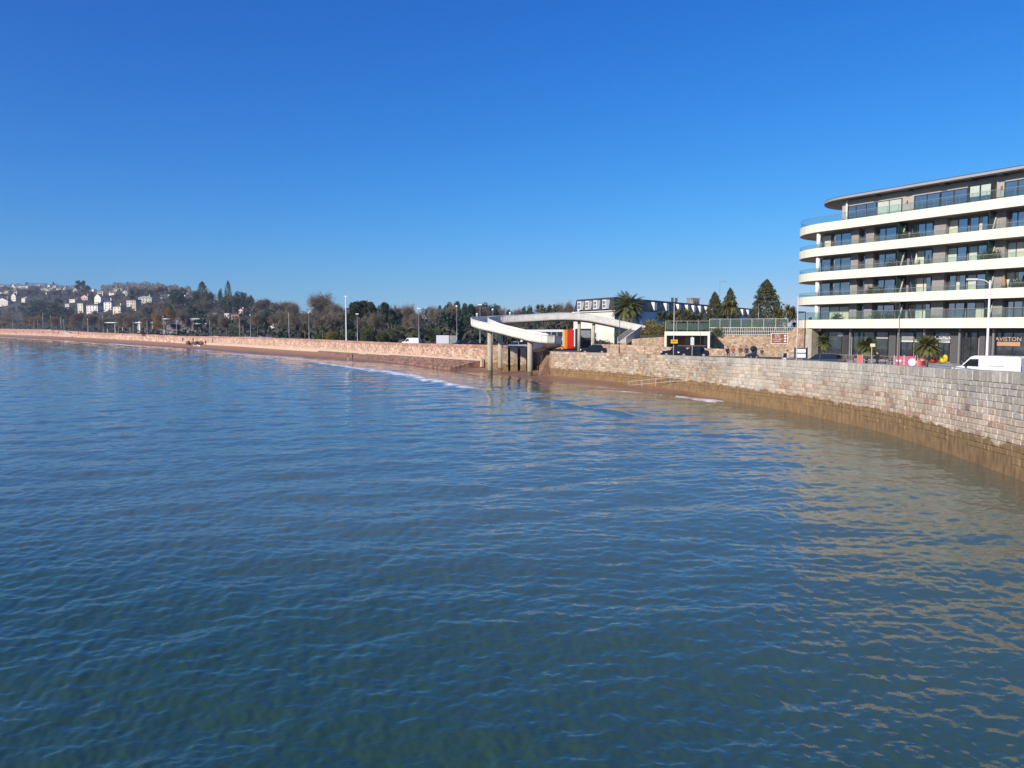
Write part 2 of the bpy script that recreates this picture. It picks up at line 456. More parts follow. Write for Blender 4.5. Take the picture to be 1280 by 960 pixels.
def stone_wall(name, line, m, courses, blen, palette, seed=1, gap=0.02, proud=0.045, thick=0.7, cope=0.0, mortar=(0.46, 0.40, 0.31), smear=0.0, weed=False):
    """line: (x, y, zbottom, ztop) points; blocks face the left-hand side of the line's direction. Rows run down from the top."""
    rnd = random.Random(seed)
    L = [0.0]
    for a, b in zip(line, line[1:]): L.append(L[-1] + math.hypot(b[0] - a[0], b[1] - a[1]))
    A = np.array(line); L = np.array(L)
    # smooth normals: tangent at any distance along
    def at(s):
        x, y, zb, zt = (np.interp(s, L, A[:, k]) for k in range(4))
        e = 0.6
        x0, y0, x1, y1 = np.interp(s - e, L, A[:, 0]), np.interp(s - e, L, A[:, 1]), np.interp(s + e, L, A[:, 0]), np.interp(s + e, L, A[:, 1])
        d = math.hypot(x1 - x0, y1 - y0) or 1
        return x, y, zb, zt, -(y1 - y0) / d, (x1 - x0) / d
    V, Fq, C = [], [], []
    def quad(ps, c):
        n = len(V); V.extend(ps); Fq.append((n, n + 1, n + 2, n + 3)); C.append(c)
    tot = L[-1]
    # backing (mortar) wall with flat top
    N = max(2, int(tot / 0.8))
    pr = [at(tot * i / N) for i in range(N + 1)]
    for p, q in zip(pr, pr[1:]):
        f = lambda r, o, z: (r[0] - r[4] * o, r[1] - r[5] * o, z)
        quad([f(p, 0, p[2]), f(q, 0, q[2]), f(q, 0, q[3] - 0.01), f(p, 0, p[3] - 0.01)], mortar)
        quad([f(p, 0, p[3] - 0.01), f(q, 0, q[3] - 0.01), f(q, thick, q[3] - 0.01), f(p, thick, p[3] - 0.01)], mortar)
        quad([f(q, thick, q[2]), f(p, thick, p[2]), f(p, thick, p[3] - 0.01), f(q, thick, q[3] - 0.01)], mortar)
    zmax = max(a[3] for a in line); zmin = min(a[2] for a in line)
    row, dz = 0, 0.0
    while dz < zmax - zmin:
        h = cope if (row == 0 and cope) else courses[0] + rnd.random() * (courses[1] - courses[0])
        s = -rnd.random() * blen[0]
        while s < tot:
            l = blen[0] + rnd.random() * (blen[1] - blen[0])
            if row == 0 and cope: l *= 1.1
            a, b_ = max(s, 0), min(s + l, tot)
            s += l
            if b_ - a < 0.08: continue
            p, q = at(a + gap / 2), at(b_ - gap / 2)
            if p[3] - dz < min(p[2], q[2]) or (weed and p[3] - dz - h < 0.75 + 0.2 * math.sin(s * 1.3)): continue
            frac = dz / max(zmax - zmin, 1)
            col = palette(rnd, frac, p[3] - dz, p)
            if smear and rnd.random() < smear: col = tuple(min(1, c * 0.5 + k * 0.5) for c, k in zip(col, mortar))
            pd = proud * (0.5 + rnd.random())
            ins = min(0.035, h * 0.12)
            j = [(rnd.random() - 0.5) * 0.02 for _ in range(4)]
            zt0, zb0 = p[3] - dz - gap / 2, p[3] - dz - h + gap / 2
            zt1, zb1 = q[3] - dz - gap / 2, q[3] - dz - h + gap / 2
            if dz + h >= p[3] - p[2] + 1.0: continue
            dx, dy = q[0] - p[0], q[1] - p[1]
            ll = math.hypot(dx, dy); tx, ty = dx / ll, dy / ll
            o = [(p[0], p[1], zb0 + j[0]), (q[0], q[1], zb1 + j[1]), (q[0], q[1], zt1 + j[2]), (p[0], p[1], zt0 + j[3])]
            nx, ny = p[4] * pd, p[5] * pd
            i_ = [(p[0] + tx * ins + nx, p[1] + ty * ins + ny, zb0 + ins + j[0]), (q[0] - tx * ins + nx, q[1] - ty * ins + ny, zb1 + ins + j[1]),
                  (q[0] - tx * ins + nx, q[1] - ty * ins + ny, zt1 - ins + j[2]), (p[0] + tx * ins + nx, p[1] + ty * ins + ny, zt0 - ins + j[3])]
            quad(i_, col)
            for k in range(4):
                k2 = (k + 1) % 4
                quad([o[k], o[k2], i_[k2], i_[k]], col)
            if row == 0:
                bk = thick
                quad([o[3], o[2], (q[0] - q[4] * bk, q[1] - q[5] * bk, zt1 + 0.012 + j[2]), (p[0] - p[4] * bk, p[1] - p[5] * bk, zt0 + 0.012 + j[3])], col)
        dz += h; row += 1
    me = np_mesh(name, np.array(V), np.array(Fq), m)
    ca = me.color_attributes.new('stone', 'FLOAT_COLOR', 'CORNER')
    cc = np.repeat(np.array([(*c, 1) for c in C], dtype=np.float32), 4, axis=0)
    ca.data.foreach_set('color', cc.ravel())
    return link(name, me)
def wline(i0, i1, dz=0.0, step=None):
    out = []
    for r in WALL[i0:i1]:
        u = U(r[0]); out.append((u * r[1], r[1], r[2] - 0.8, r[3] + dz))
    return out
def smooth_line(pts, n=8):
    """Catmull-Rom through the points"""
    A = [np.array(p, dtype=float) for p in pts]; out = []
    for i in range(len(A) - 1):
        p0, p1, p2, p3 = A[max(i - 1, 0)], A[i], A[i + 1], A[min(i + 2, len(A) - 1)]
        for k in range(n):
            t = k / n
            out.append(tuple(0.5 * ((2 * p1) + (-p0 + p2) * t + (2 * p0 - 5 * p1 + 4 * p2 - p3) * t * t + (-p0 + 3 * p1 - 3 * p2 + p3) * t ** 3)))
    out.append(tuple(A[-1])); return out
def pal_near(r, f, z, p):
    g = r.uniform(0.84, 1.16)
    k = min(1, max(0, (3.7 + r.uniform(-0.45, 0.45) - z) / 0.6)) if p[1] < 72 else min(1, max(0, (z < 4.25) * (0.5 + r.uniform(-0.5, 0.5))))
    grey = [0.48, 0.44, 0.375]; tan = [0.55, 0.44, 0.33] if r.random() < .75 else [0.43, 0.29, 0.21]
    return tuple((a * (1 - k) + b * k) * g for a, b in zip(grey, tan))
M_stone_near = stone_mat('granite_blocks_with_weed', None, True, 1.62)
wl_all = smooth_line([(r[0], r[1], r[2], r[3]) for r in wline(0, 13)], 8)
wl = wl_all[:8 * 8 + 1]
o = stone_wall('sea_wall', wl, M_stone_near, (0.26, 0.40), (0.35, 0.95), pal_near, 3, weed=True, cope=0.62, thick=0.75, smear=0.12)
tag(o, 'tall grey and tan granite block sea wall with brown weed at its foot, curving below the apartment block', 'sea wall')
def pal_tan(r, f, z, p):
    g = r.uniform(.78, 1.2); q = r.random()
    c = [.47, .36, .25] if q < .5 else ([.38, .26, .18] if q < .72 else ([.42, .38, .32] if q < .9 else [.55, .46, .35]))
    if z > 3.9 and p[1] < 95: c = [.42, .38, .32]
    return tuple(a * g for a in c)
o = stone_wall('sea_wall', wl_all[8 * 8:], M_stone_near, (0.22, 0.36), (0.28, 0.62), pal_tan, 31, weed=True, cope=0.42, thick=0.75, smear=0.15, proud=0.06)
tag(o, 'tan rubble middle stretch of the sea wall between the footbridge and the curved granite wall', 'sea wall')
def pal_pink(r, f, z, p):
    g = r.uniform(0.8, 1.2); q = r.random()
    c = [0.64, 0.49, 0.38] if q < .42 else ([0.54, 0.34, 0.24] if q < .75 else [0.45, 0.25, 0.17])
    if z > 4.0: c = [0.44, 0.24, 0.17] if q < .7 else [0.5, .33, .25]
    return tuple(a * g for a in c)
M_stone_pink = stone_mat('pink_rubble_stone', None, False)
def pal_mid(r, f, z, p):
    g = r.uniform(0.75, 1.25); q = r.random()
    c = [0.44, 0.33, 0.22] if q < .6 else [0.36, 0.23, 0.15]
    return tuple(a * g for a in c)
M_stone_mid = stone_mat('tan_rubble_with_weed', None, True, 1.5)
o = stone_wall('harbour_wall', wline(12, 17), M_stone_mid, (0.3, 0.4), (0.4, 0.8), pal_mid, 5, weed=True, thick=0.6)
tag(o, 'recessed tan stone wall standing behind the concrete columns of the footbridge', 'sea wall')
o = stone_wall('promenade_wall', wline(16, 21), M_stone_pink, (0.26, 0.40), (0.3, 0.75), pal_pink, 6, thick=0.6, proud=0.06, mortar=(0.62, 0.50, 0.40))
tag(o, 'long pink and cream mottled rubble sea wall behind the red sand, left of the footbridge', 'sea wall')
o = stone_wall('promenade_wall', wline(20, 27), M_stone_pink, (0.5, 0.7), (1.2, 2.6), pal_pink, 7, thick=0.6, proud=0.06, mortar=(0.62, 0.50, 0.40))
tag(o, 'farthest stretch of low pink sea wall running off to the left edge', 'sea wall')
# stepped red apron at the foot of the pink wall
M_redrock = mat('red_rock_steps', (0.05, 0.028, 0.022), 0.9, scale=0.9, col2=(0.42, 0.24, 0.17), bump=0.8, detail=9)
mb = MB()
seg = [(602, 143), (560, 156), (510, 173.5), (460, 197), (420, 217), (400, 228.5)]
pts = [Vector((U(a) * b, b)) for a, b in seg]
for k, (off, z) in enumerate(((0, 1.9), (.9, 1.72), (1.8, 1.54), (2.7, 1.36), (3.6, 1.18), (4.5, 1.0), (5.4, .82), (6.3, .64))):
    ln, lb = [], []
    for i, p in enumerate(pts):
        f = 1 - 0.7 * i / (len(pts) - 1)
        q = (pts[min(i + 1, len(pts) - 1)] - pts[max(i - 1, 0)]).normalized(); nrm = Vector((q.y, -q.x)) * (-1 if q.y < 0 and False else 1)
        if nrm.y > 0: nrm = -nrm
        ln.append(p + nrm * (off + 0.05) * f); lb.append(z * (0.75 + 0.25 * f) - 0.0)
    mb.strip([(q.x, q.y) for q in ln], -0.4, lb, -1.0)
o = mb.build('stone_steps', M_redrock)
tag(o, 'dark red weathered stone steps along the foot of the pink sea wall', 'steps')
mb = MB(); lna = [(U(a) * b, b - 0.62) for a, b in [(602, 143), (510, 173.5), (400, 228.5), (300, 297), (220, 372)]]
mb.strip(lna, 0.6, [2.06, 1.9, 1.85, 1.9, 1.9], -0.5)
tag(mb.build('wall_footing', mat('pale_concrete_footing', (0.55, 0.43, 0.33), 0.8, var=0.2)), 'pale concrete ledge at the foot of the long pink sea wall', 'ledge')

# ------------------------------------------------------------------ water
M_water = bpy.data.materials.new('sea_water'); M_water.use_nodes = True
nt = M_water.node_tree; b = nt.nodes['Principled BSDF']
b.inputs['IOR'].default_value = 1.6
b.inputs['Specular IOR Level'].default_value = 0.5
a1 = nt.nodes.new('ShaderNodeAttribute'); a1.attribute_name = 'shallow'
a2 = nt.nodes.new('ShaderNodeAttribute'); a2.attribute_name = 'foam'
geo = nt.nodes.new('ShaderNodeNewGeometry')
nb = nt.nodes.new('ShaderNodeTexNoise'); nb.inputs['Scale'].default_value = 0.06; nb.inputs['Detail'].default_value = 3
nt.links.new(geo.outputs['Position'], nb.inputs['Vector'])
cr = nt.nodes.new('ShaderNodeValToRGB'); e = cr.color_ramp.elements
e[0].position = 0.35; e[0].color = (0.028, 0.072, 0.040, 1); e[1].position = 0.7; e[1].color = (0.032, 0.074, 0.048, 1)
nt.links.new(nb.outputs['Fac'], cr.inputs['Fac'])
m1 = nt.nodes.new('ShaderNodeMix'); m1.data_type = 'RGBA'; m1.inputs[7].default_value = (0.20, 0.125, 0.075, 1)
a3 = nt.nodes.new('ShaderNodeAttribute'); a3.attribute_name = 'painted_sheen'
m0 = nt.nodes.new('ShaderNodeMix'); m0.data_type = 'RGBA'; m0.inputs[7].default_value = (0.095, 0.145, 0.112, 1)     # paler body colour farther out: brightness of reflected sky painted in
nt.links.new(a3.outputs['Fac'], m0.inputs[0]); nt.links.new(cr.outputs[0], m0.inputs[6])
nt.links.new(a1.outputs['Fac'], m1.inputs[0]); nt.links.new(m0.outputs[2], m1.inputs[6])
nf = nt.nodes.new('ShaderNodeTexNoise'); nf.inputs['Scale'].default_value = 0.42; nf.inputs['Detail'].default_value = 8; nf.inputs['Roughness'].default_value = 0.75
nt.links.new(geo.outputs['Position'], nf.inputs['Vector'])
fa = nt.nodes.new('ShaderNodeMath'); fa.operation = 'ADD'; nt.links.new(a2.outputs['Fac'], fa.inputs[0]); nt.links.new(nf.outputs['Fac'], fa.inputs[1])
fr = nt.nodes.new('ShaderNodeMapRange'); fr.inputs['From Min'].default_value = 0.84; fr.inputs['From Max'].default_value = 1.02; nt.links.new(fa.outputs[0], fr.inputs['Value'])
m2 = nt.nodes.new('ShaderNodeMix'); m2.data_type = 'RGBA'; m2.inputs[7].default_value = (0.94, 0.92, 0.87, 1)
nt.links.new(fr.outputs[0], m2.inputs[0]); nt.links.new(m1.outputs[2], m2.inputs[6]); nt.links.new(m2.outputs[2], b.inputs['Base Color'])
rg = nt.nodes.new('ShaderNodeMapRange'); rg.inputs['To Min'].default_value = 0.015; rg.inputs['To Max'].default_value = 0.8
nt.links.new(fr.outputs[0], rg.inputs['Value']); nt.links.new(rg.outputs[0], b.inputs['Roughness'])
# ripples too small to model: two stretched noises
mp = nt.nodes.new('ShaderNodeMapping'); mp.inputs['Rotation'].default_value = (0, 0, R(12)); mp.inputs['Scale'].default_value = (1.0, 2.3, 1)
nt.links.new(geo.outputs['Position'], mp.inputs[0])
hsum = None
for sc_, amp in ((9.0, 0.0016), (3.2, 0.0075)):
    q = nt.nodes.new('ShaderNodeTexNoise'); q.inputs['Scale'].default_value = sc_; q.inputs['Detail'].default_value = 2; q.inputs['Roughness'].default_value = 0.5; q.inputs['Distortion'].default_value = 0.4
    nt.links.new(mp.outputs[0], q.inputs['Vector'])
    mm = nt.nodes.new('ShaderNodeMath'); mm.operation = 'MULTIPLY_ADD'; mm.inputs[1].default_value = amp
    nt.links.new(q.outputs['Fac'], mm.inputs[0])
    if hsum: nt.links.new(hsum, mm.inputs[2])
    else: mm.inputs[2].default_value = 0
    hsum = mm.outputs[0]
WATER_BUMP = nt.nodes.new('ShaderNodeBump'); WATER_BUMP.inputs['Strength'].default_value = 1.0; WATER_BUMP.inputs['Distance'].default_value = 1.0
nt.links.new(hsum, WATER_BUMP.inputs['Height']); nt.links.new(WATER_BUMP.outputs[0], b.inputs['Normal'])

def build_water():
    nu, nr = 720, 1500
    us = np.linspace(-1.05, 1.05, nu)
    Ys = 5.0 * (2600 / 5.0) ** np.linspace(0, 1, nr)
    Uu, YY = np.meshgrid(us, Ys)
    X = (Uu * YY)
    Z = np.zeros_like(X)
    rs = np.random.RandomState(11)
    dy = YY * (math.log(2600 / 5.0) / nr); dx = YY * (2.1 / nu)
    sp = np.maximum(dx, dy * 0.8)
    warp = 0.8 * np.sin(0.13 * X + 0.21 * YY) + 0.5 * np.sin(0.31 * X - 0.17 * YY + 2)
    for lo, hi, N, slope, spread in ((2.6, 7.5, 14, .030, 26), (0.9, 2.6, 40, .040, 48), (0.34, 0.9, 54, .080, 58), (0.15, 0.34, 40, .095, 70)):
        lam = np.exp(rs.uniform(math.log(lo), math.log(hi), N))
        for i in range(N):
            l = lam[i]
            th = math.radians(90 + 12 + rs.normal() * spread)    # travelling shoreward
            k = 2 * math.pi / l
            kx, ky = k * math.cos(th), k * math.sin(th)
            amp = slope / math.sqrt(N) * 1.414 / k
            ph = rs.uniform(0, 6.28)
            fade = np.clip(l / (1.7 * sp) - 0.8, 0, 1)
            # gusts: patches where the ripples are stronger
            fade = fade * np.clip(0.95 + 0.55 * np.sin(X * (.09 + .01 * (i % 5)) + YY * .06 + i) * np.sin(YY * .08 - X * .05 + 2 * i), 0, 2)
            a = kx * X + ky * YY + ph + warp * (1 if l > .9 else 2)
            Z += amp * fade * (np.sin(a) + 0.25 * np.cos(2 * a))
    sh = np.interp(Uu, _su, _sy)
    gapy = (sh - YY)
    shallow = np.clip(1 - gapy / (sh * 0.13 + 1), 0, 1) ** 1.3 * 0.8
    Z *= np.clip(0.25 + np.abs(gapy) / 12, 0.25, 1)
    foam = np.zeros_like(Z)
    painted_sheen = np.clip((YY + 0.25 * X + 3 * np.sin(X * .12 + YY * .07) + 2 * np.sin(YY * .21 - X * .09) - 13) / 24, 0, 1)
    painted_sheen = painted_sheen * painted_sheen * (3 - 2 * painted_sheen)
    def lane(pts, wid, str_, lift, back=0):
        xs = np.array([U(p[0]) for p in pts][::-1]) if pts[0][0] > pts[-1][0] else np.array([U(p[0]) for p in pts])
        pp = pts[::-1] if pts[0][0] > pts[-1][0] else pts
        ys = np.array([float(G(CX, p[1], 0).y) for p in pp])
        c = np.interp(Uu, xs, ys)
        inside = (Uu > xs[0]) & (Uu < xs[-1])
        endf = np.clip(np.minimum(Uu - xs[0], xs[-1] - Uu) / (0.12 * (xs[-1] - xs[0])), 0, 1)
        wob = 0.6 * np.sin(X * 1.1) + 0.4 * np.sin(X * 2.7 + 1)
        d = (YY - c - wob * wid * 0.25)
        w_ = wid * np.interp(Uu, xs, np.array([p[2] if len(p) > 2 else 1.0 for p in pp]))
        f = np.exp(-(d / w_) ** 2) * inside * endf
        return f * str_, np.exp(-((d + back) / (w_ * 0.9)) ** 2) * inside * endf * lift
    for args in (([(372, 452, .6), (410, 456.5, 1.0), (440, 461, 1.6), (500, 469, 2.1), (550, 479, 1.4), (588, 487, .8), (618, 491, .5)], 5.5, 0.50, 0.30, 1.0),
                 ([(-60, 421.5), (10, 422.4), (60, 424)], 25, 0.45, 0.2, 1),
                 ([(122, 428.3), (150, 431, 1.3), (172, 433.5)], 13, 0.6, 0.2, 1),
                 ([(180, 433.7), (300, 443.5), (380, 451.5)], 4, 0.36, 0.05, 0),
                 ([(640, 499), (690, 503), (735, 511, 1.1), (800, 520)], 0.9, 0.0, 0.20, 0.3),
                 ([(730, 487.2), (790, 490.5), (842, 495.5)], 1.0, 0.42, 0.08, 0),
                 ([(838, 495.5), (868, 499.5, 2.0), (890, 501.0, 2.2), (915, 503.5, .6)], 1.5, 0.48, 0.12, 0),
                 ([(905, 503), (960, 511.5), (1000, 517)], 0.35, 0.38, 0.0, 0),
                 ([(606, 487), (640, 490), (700, 494), (760, 497)], 1.4, 0.34, 0.08, 0),
                 ([(400, 449.5), (470, 455), (540, 462), (600, 469)], 1.6, 0.36, 0.04, 0),
                 ([(650, 478), (700, 482), (745, 486)], 0.9, 0.36, 0.03, 0)):
        f, l = lane(*args)
        foam = np.maximum(foam, f); Z += l
    Z -= np.clip((YY - sh) / 4, 0, 1.5)
    V = np.stack([X, YY, Z], -1).reshape(-1, 3)
    i = np.arange(nr - 1)[:, None] * nu + np.arange(nu - 1)[None, :]
    Fq = np.stack([i, i + 1, i + 1 + nu, i + nu], -1)
    keep = (YY[:-1, :-1] < sh[:-1, :-1] + 10)
    Fq = Fq[keep]
    used = np.unique(Fq); remap = np.zeros(nu * nr, dtype=np.int64); remap[used] = np.arange(len(used))
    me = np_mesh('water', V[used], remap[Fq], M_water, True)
    for nm, arr in (('shallow', shallow), ('foam', foam), ('painted_sheen', painted_sheen)):
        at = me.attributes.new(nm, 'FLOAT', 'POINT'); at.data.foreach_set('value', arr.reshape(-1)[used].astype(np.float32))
    tag(link('water', me), kind='structure')
build_water()
# the rest of the bay around and behind the viewpoint
V = np.array([(-4000, -3000, -0.9), (4000, -3000, -0.9), (4000, 4.5, -0.9), (-4000, 4.5, -0.9), (-4000, 3000, -0.9), (-2, 4.5, -.9), ], dtype=float)
mb = MB(); mb.add([(-4000, -3000, -0.7), (4000, -3000, -0.7), (4000, 4.9, -0.7), (-4000, 4.9, -0.7), (-4000, 3200, -.7), (-5.25, 4.9, -.7), (-2730, 2600, -.7)], [(0, 1, 2, 3), (3, 5, 6, 4)])
tag(mb.build('open_sea', M_water), kind='structure')

# ================================================================== APARTMENT BLOCK
AO = Vector((39.3, 105.0)); E1 = Vector((0.505, -0.863)); E2 = Vector((0.863, 0.505))
GZ = 3.6
apt = thing('apartment_building', (AO.x, AO.y, 0), math.atan2(E1.y, E1.x), 'six storey cream banded apartment building with curved balconies and dark shopfronts above the sea wall', 'apartment building')
def sx(px, d=0.0):
    u = ray(px, YH)[0] * 0.9985
    return (u * (AO.y + E2.y * d) - AO.x - E2.x * d) / (E1.x - u * E1.y)
SEND = 56.0
def outline(sc, Rr, off=0.0, n=20):
    pts = [(SEND, off)]
    for k in range(n + 1):
        a = math.pi * k / n
        pts.append((sc - (Rr - off) * math.sin(a), Rr - (Rr - off) * math.cos(a)))
    pts.append((SEND, 2 * Rr - off))
    return pts
BANDS = [(7.68, 8.80), (10.86, 11.92), (14.02, 15.10), (17.22, 18.28), (20.40, 21.47)]
for zb, zt in BANDS:
    m = MB()
    ol = outline(3.2, 8.0)
    m.prism(outline(3.2, 8.0, 0.02)[::-1], zb + 0.03, zb + 0.30)
    m.strip(ol, zb, zt, 0.0)if False else None
    inner = outline(3.2, 8.0, 0.18)
    n = len(ol)
    vs = [(p[0], p[1], zb) for p in ol] + [(p[0], p[1], zt) for p in ol] + [(p[0], p[1], zt) for p in inner] + [(p[0], p[1], zb) for p in inner]
    fs = []
    for i in range(n - 1):
        fs += [(i, n + i, n + i + 1, i + 1), (n + i, 2 * n + i, 2 * n + i + 1, n + i + 1), (2 * n + i, 3 * n + i, 3 * n + i + 1, 2 * n + i + 1), (3 * n + i, i, i + 1, 3 * n + i + 1)]
    m.add(vs, fs)
    m.build('balcony_band', M_cream, apt)
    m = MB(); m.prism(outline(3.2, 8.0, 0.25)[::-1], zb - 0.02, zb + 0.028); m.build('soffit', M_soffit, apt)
# glass balustrades with a thin steel rail
for (zb, zt), h in zip(BANDS, (1.0, .5, .5, .5, .95)):
    m = MB(); ol = outline(3.2, 8.0, 0.12, 26)
    m.strip(ol, zt - 0.1, zt + h, 0.02)
    bo = m.build('glass_balustrade', M_bal, apt)
    r = MB(); r.tube([(p[0], p[1], zt + h + .02) for p in outline(3.2, 8.0, 0.11, 26)], 0.025, 5)
    for k in range(0, 36):
        s_ = 3.4 + k * 1.45
        r.bb(s_, s_ + .03, .13, .16, zt, zt + h)
    r.build('handrail', M_steel, bo)
# body of the block
m = MB(); m.bb(1.6, SEND, 2.3, 15.9, GZ, 20.40); m.build('wall', M_gbrick, apt)
m = MB(); m.bb(sx(1049, 1.4), SEND, 1.4, 14, 21.3, 24.1); m.build('penthouse_wall', mat('pale_grey_render', (0.42, 0.38, 0.34), 0.7, var=0.06), apt)
# roof: thin curved slab
m = MB(); ro = [(max(a, -9), b) for a, b in outline(6.3, 6.5, 0.0)]
m.prism(ro[::-1], 24.22, 24.50); rf = m.build('roof', mat('roof_fascia', (0.34, 0.335, 0.34), 0.5, var=0.05), apt)
m = MB(); m.prism(outline(6.3, 6.5, 0.05)[::-1], 24.50, 24.58); m.build('roof_edge', M_dark, rf)
m = MB(); m.prism(outline(6.3, 6.5, 0.12)[::-1], 24.12, 24.218); m.build('roof_soffit', mat('dark_brown_soffit', (0.10, 0.085, 0.075), 0.7, var=0.1), rf)
for px in (1088, 1128, 1172, 1205, 1243, 1275): MB().bb(sx(px, .4) - .35, sx(px, .4) + .35, .2, 1.3, 24.0, 24.118).build('roof_bracket', M_black, rf)
rnd = random.Random(4)
def window(root, s0, s1, d, z0, z1, n, curtains=(), glassm=None, fr=0.07):
    f = MB()
    f.bb(s0, s1, d - .10, d + .05, z0, z0 + fr); f.bb(s0, s1, d - .10, d + .05, z1 - fr, z1)
    for i in range(n + 1):
        x = s0 + (s1 - s0) * i / n
        x = min(max(x, s0 + fr / 2), s1 - fr / 2)
        f.bb(x - fr / 2, x + fr / 2, d - .098, d + .048, z0 + fr, z1 - fr)
    wo_ = MB().bb(s0 + fr / 2, s1 - fr / 2, d - .03, d + .02, z0 + fr / 2, z1 - fr / 2).build('window', glassm or M_win, root)
    f.build('frame', M_black, wo_)
    for i, a, b_, mm in curtains:
        pw = (s1 - s0) / n
        MB().bb(s0 + pw * (i + a) + fr / 2, s0 + pw * (i + b_) - fr / 2, d - .055, d - .035, z0 + fr, z1 - fr).build('curtain', mm, wo_)
    return wo_
def bay(z0, z1, k, off=0.0):
    """one flat's front; photo columns, with the facade repeating every 10.4 m"""
    D = 2.25
    S = lambda px, d=D: sx(px, d) + off
    return S
COLS = {1: [], }
def floor_front(fi, zb, zt):
    z0, z1 = zt + 0.0 - .95, zb - 0.28
    zw = z0 + 0.0
    cur = lambda p: rnd.random() < p
    reps = [0, 10.4, 20.8]
    # first flat at the curved end
    def wn(a, b, n, off=0.0, cprob=.35, d=2.25):
        c = []
        for i in range(n):
            if cur(cprob):
                if rnd.random() < .5: c.append((i, 0, 1, M_blind if rnd.random() < .5 else M_curt))
                else: c.append((i, 0, .4, M_curt))
        window(apt, sx(a, d) + off, sx(b, d) + off, d, zw, z1, n, c)
    wn(1025, 1062, 3, 0, .15)
    wn(1071, 1080, 1, 0, .2)
    wn(1091, 1118, 2, 0, .15)
    for off in reps:
        if off == 0:
            wn(1135, 1163, 3, 0, .3); wn(1182, 1206, 2, 0, .4); wn(1208, 1231, 2, 0, .5); wn(1256, 1290, 3, 0, .5)
        else:
            wn(1182, 1206, 2, off, .4); wn(1208, 1231, 2, off, .5)
            if off < 20: wn(1256, 1290, 3, off, .5)
    # piers standing forward of the wall
    for a, b, off in ((1062, 1071, 0), (1080, 1090, 0), (1164, 1179, 0), (1240, 1253, 0), (1164, 1179, 10.4), (1240, 1253, 10.4), (1240, 1253, 20.8)):
        MB().bb(sx(a, 1.7) + off, sx(b, 1.7) + off, 1.6, 2.3, zt - 1.0, zb - 0.02).build('pier', M_gbrick, apt)
    for px, off in ((1119, 0), (1231.5, 0), (1231.5, 10.4), (1231.5, 20.8)):
        s_ = sx(px, .35) + off
        MB().bb(s_, s_ + .05, .3, 2.25, zt - .9, zb - .02).build('dividing_screen', M_fin, apt)
        t_ = MB(); t_.add([(s_ + .07, .55, zt - .75), (s_ + .07, .75, zt - .75), (s_ + .07, 1.75, zb - .35), (s_ + .07, 1.55, zb - .35),
                           (s_ + .13, .55, zt - .75), (s_ + .13, .75, zt - .75), (s_ + .13, 1.75, zb - .35), (s_ + .13, 1.55, zb - .35)],
                          [(0, 1, 2, 3), (7, 6, 5, 4), (0, 4, 5, 1), (1, 5, 6, 2), (2, 6, 7, 3), (3, 7, 4, 0)])
        t_.build('sunlit_wedge', M_gwhite, apt)  # pale diagonal strip standing in for the sunlit wedge beside the screen
    MB().tube([(1.9, .75, zt), (1.9, .75, zb)], .27, 14).build('column', M_white, apt, smooth=True)
for i in range(4): floor_front(i, BANDS[i + 1][0], BANDS[i][1])
# things people keep on the balconies
rb = random.Random(8)
def local(s_, d, z): 
    q = AO + E1 * s_ + E2 * d; return (q.x, q.y, z)
def pot_plant(s_, d, z, h, wd, label):
    o = thing('potted_plant', local(s_, d, z), rb.uniform(0, 6), label, 'potted plant', 'potted plants on the balconies')
    MB().tube([(0, 0, 0), (0, 0, .45)], [.16, .22], 10).build('pot', mat('terracotta_pot', (.34, .16, .09), .8, var=.1), o)
    rs_ = np.random.RandomState(rb.randrange(9999)); c = rs_.normal(size=(420, 3)) * [wd * .30, wd * .30, h * .22] + [0, 0, .45 + h * .5]
    V, Fq = leaf_cloud(rs_, c, .09); link('foliage', np_mesh('foliage', V, Fq, M_hedge), o)
    return o
BPLANTS = [(1228, 1, 'potted plant beside the right dividing screen, third balcony from the top'), (1240, 1, 'potted plant right of the dividing screen, third balcony from the top'), (1112, 1, 'potted plant left of the middle dividing screen, third balcony from the top'),
          (1086, 2, 'potted plant before the grey pier, fourth balcony from the top'), (1270, 2, 'potted plant on the fourth balcony near the right edge'), (1128, 0, 'potted plant by the middle dividing screen, second balcony from the top'), (1046, 3, 'potted plant on the lowest balcony near its rounded end'),
          (1096, 3, 'potted plant in the middle of the lowest balcony')]
# penthouse windows
def pw(a, b, n, c=(), d=1.36): return window(apt, sx(a, d), sx(b, d), d, 20.9, 23.35, n, c)
pw(1054, 1092, 3)
pw(1092.5, 1123, 2, [(0, 0, 1, M_blind), (1, 0, 1, M_blind)])
pw(1138, 1170, 2); pw(1170.5, 1204, 2)
pw(1249, 1300, 3)
m = MB(); m.bb(sx(1204, .9), sx(1236, .9), .86, 1.5, 20.9, 23.5); m.build('bay_window', M_black, apt)
wb = window(apt, sx(1205, .8) + .05, sx(1233, .8), .82, 21.0, 23.4, 2)
mb = MB(); s0, s1 = sx(1205, .8) + .05, sx(1233, .8)
for i in range(2): mb.bb(s0 + (s1 - s0) / 2 * i + .09, s0 + (s1 - s0) / 2 * (i + 1) - .09, .765, .785, 22.15, 23.3)
mb.build('blind', M_blind, wb)
for off in (14, 21, 28):
    window(apt, sx(1138, 1.36) + off, sx(1170, 1.36) + off, 1.36, 20.9, 23.35, 2)
MB().tube([(sx(1053, .9), 1.15, 21.3), (sx(1053, .9), 1.15, 24.1)], .13, 8).build('column', M_white, apt)
for px in (1129, 1245): MB().bb(sx(px, 1.3) - .07, sx(px, 1.3) + .07, 1.25, 1.4, 22.6, 22.95).build('wall_light', mat('copper_fitting', (.25, .12, .06), .5, var=0), apt)
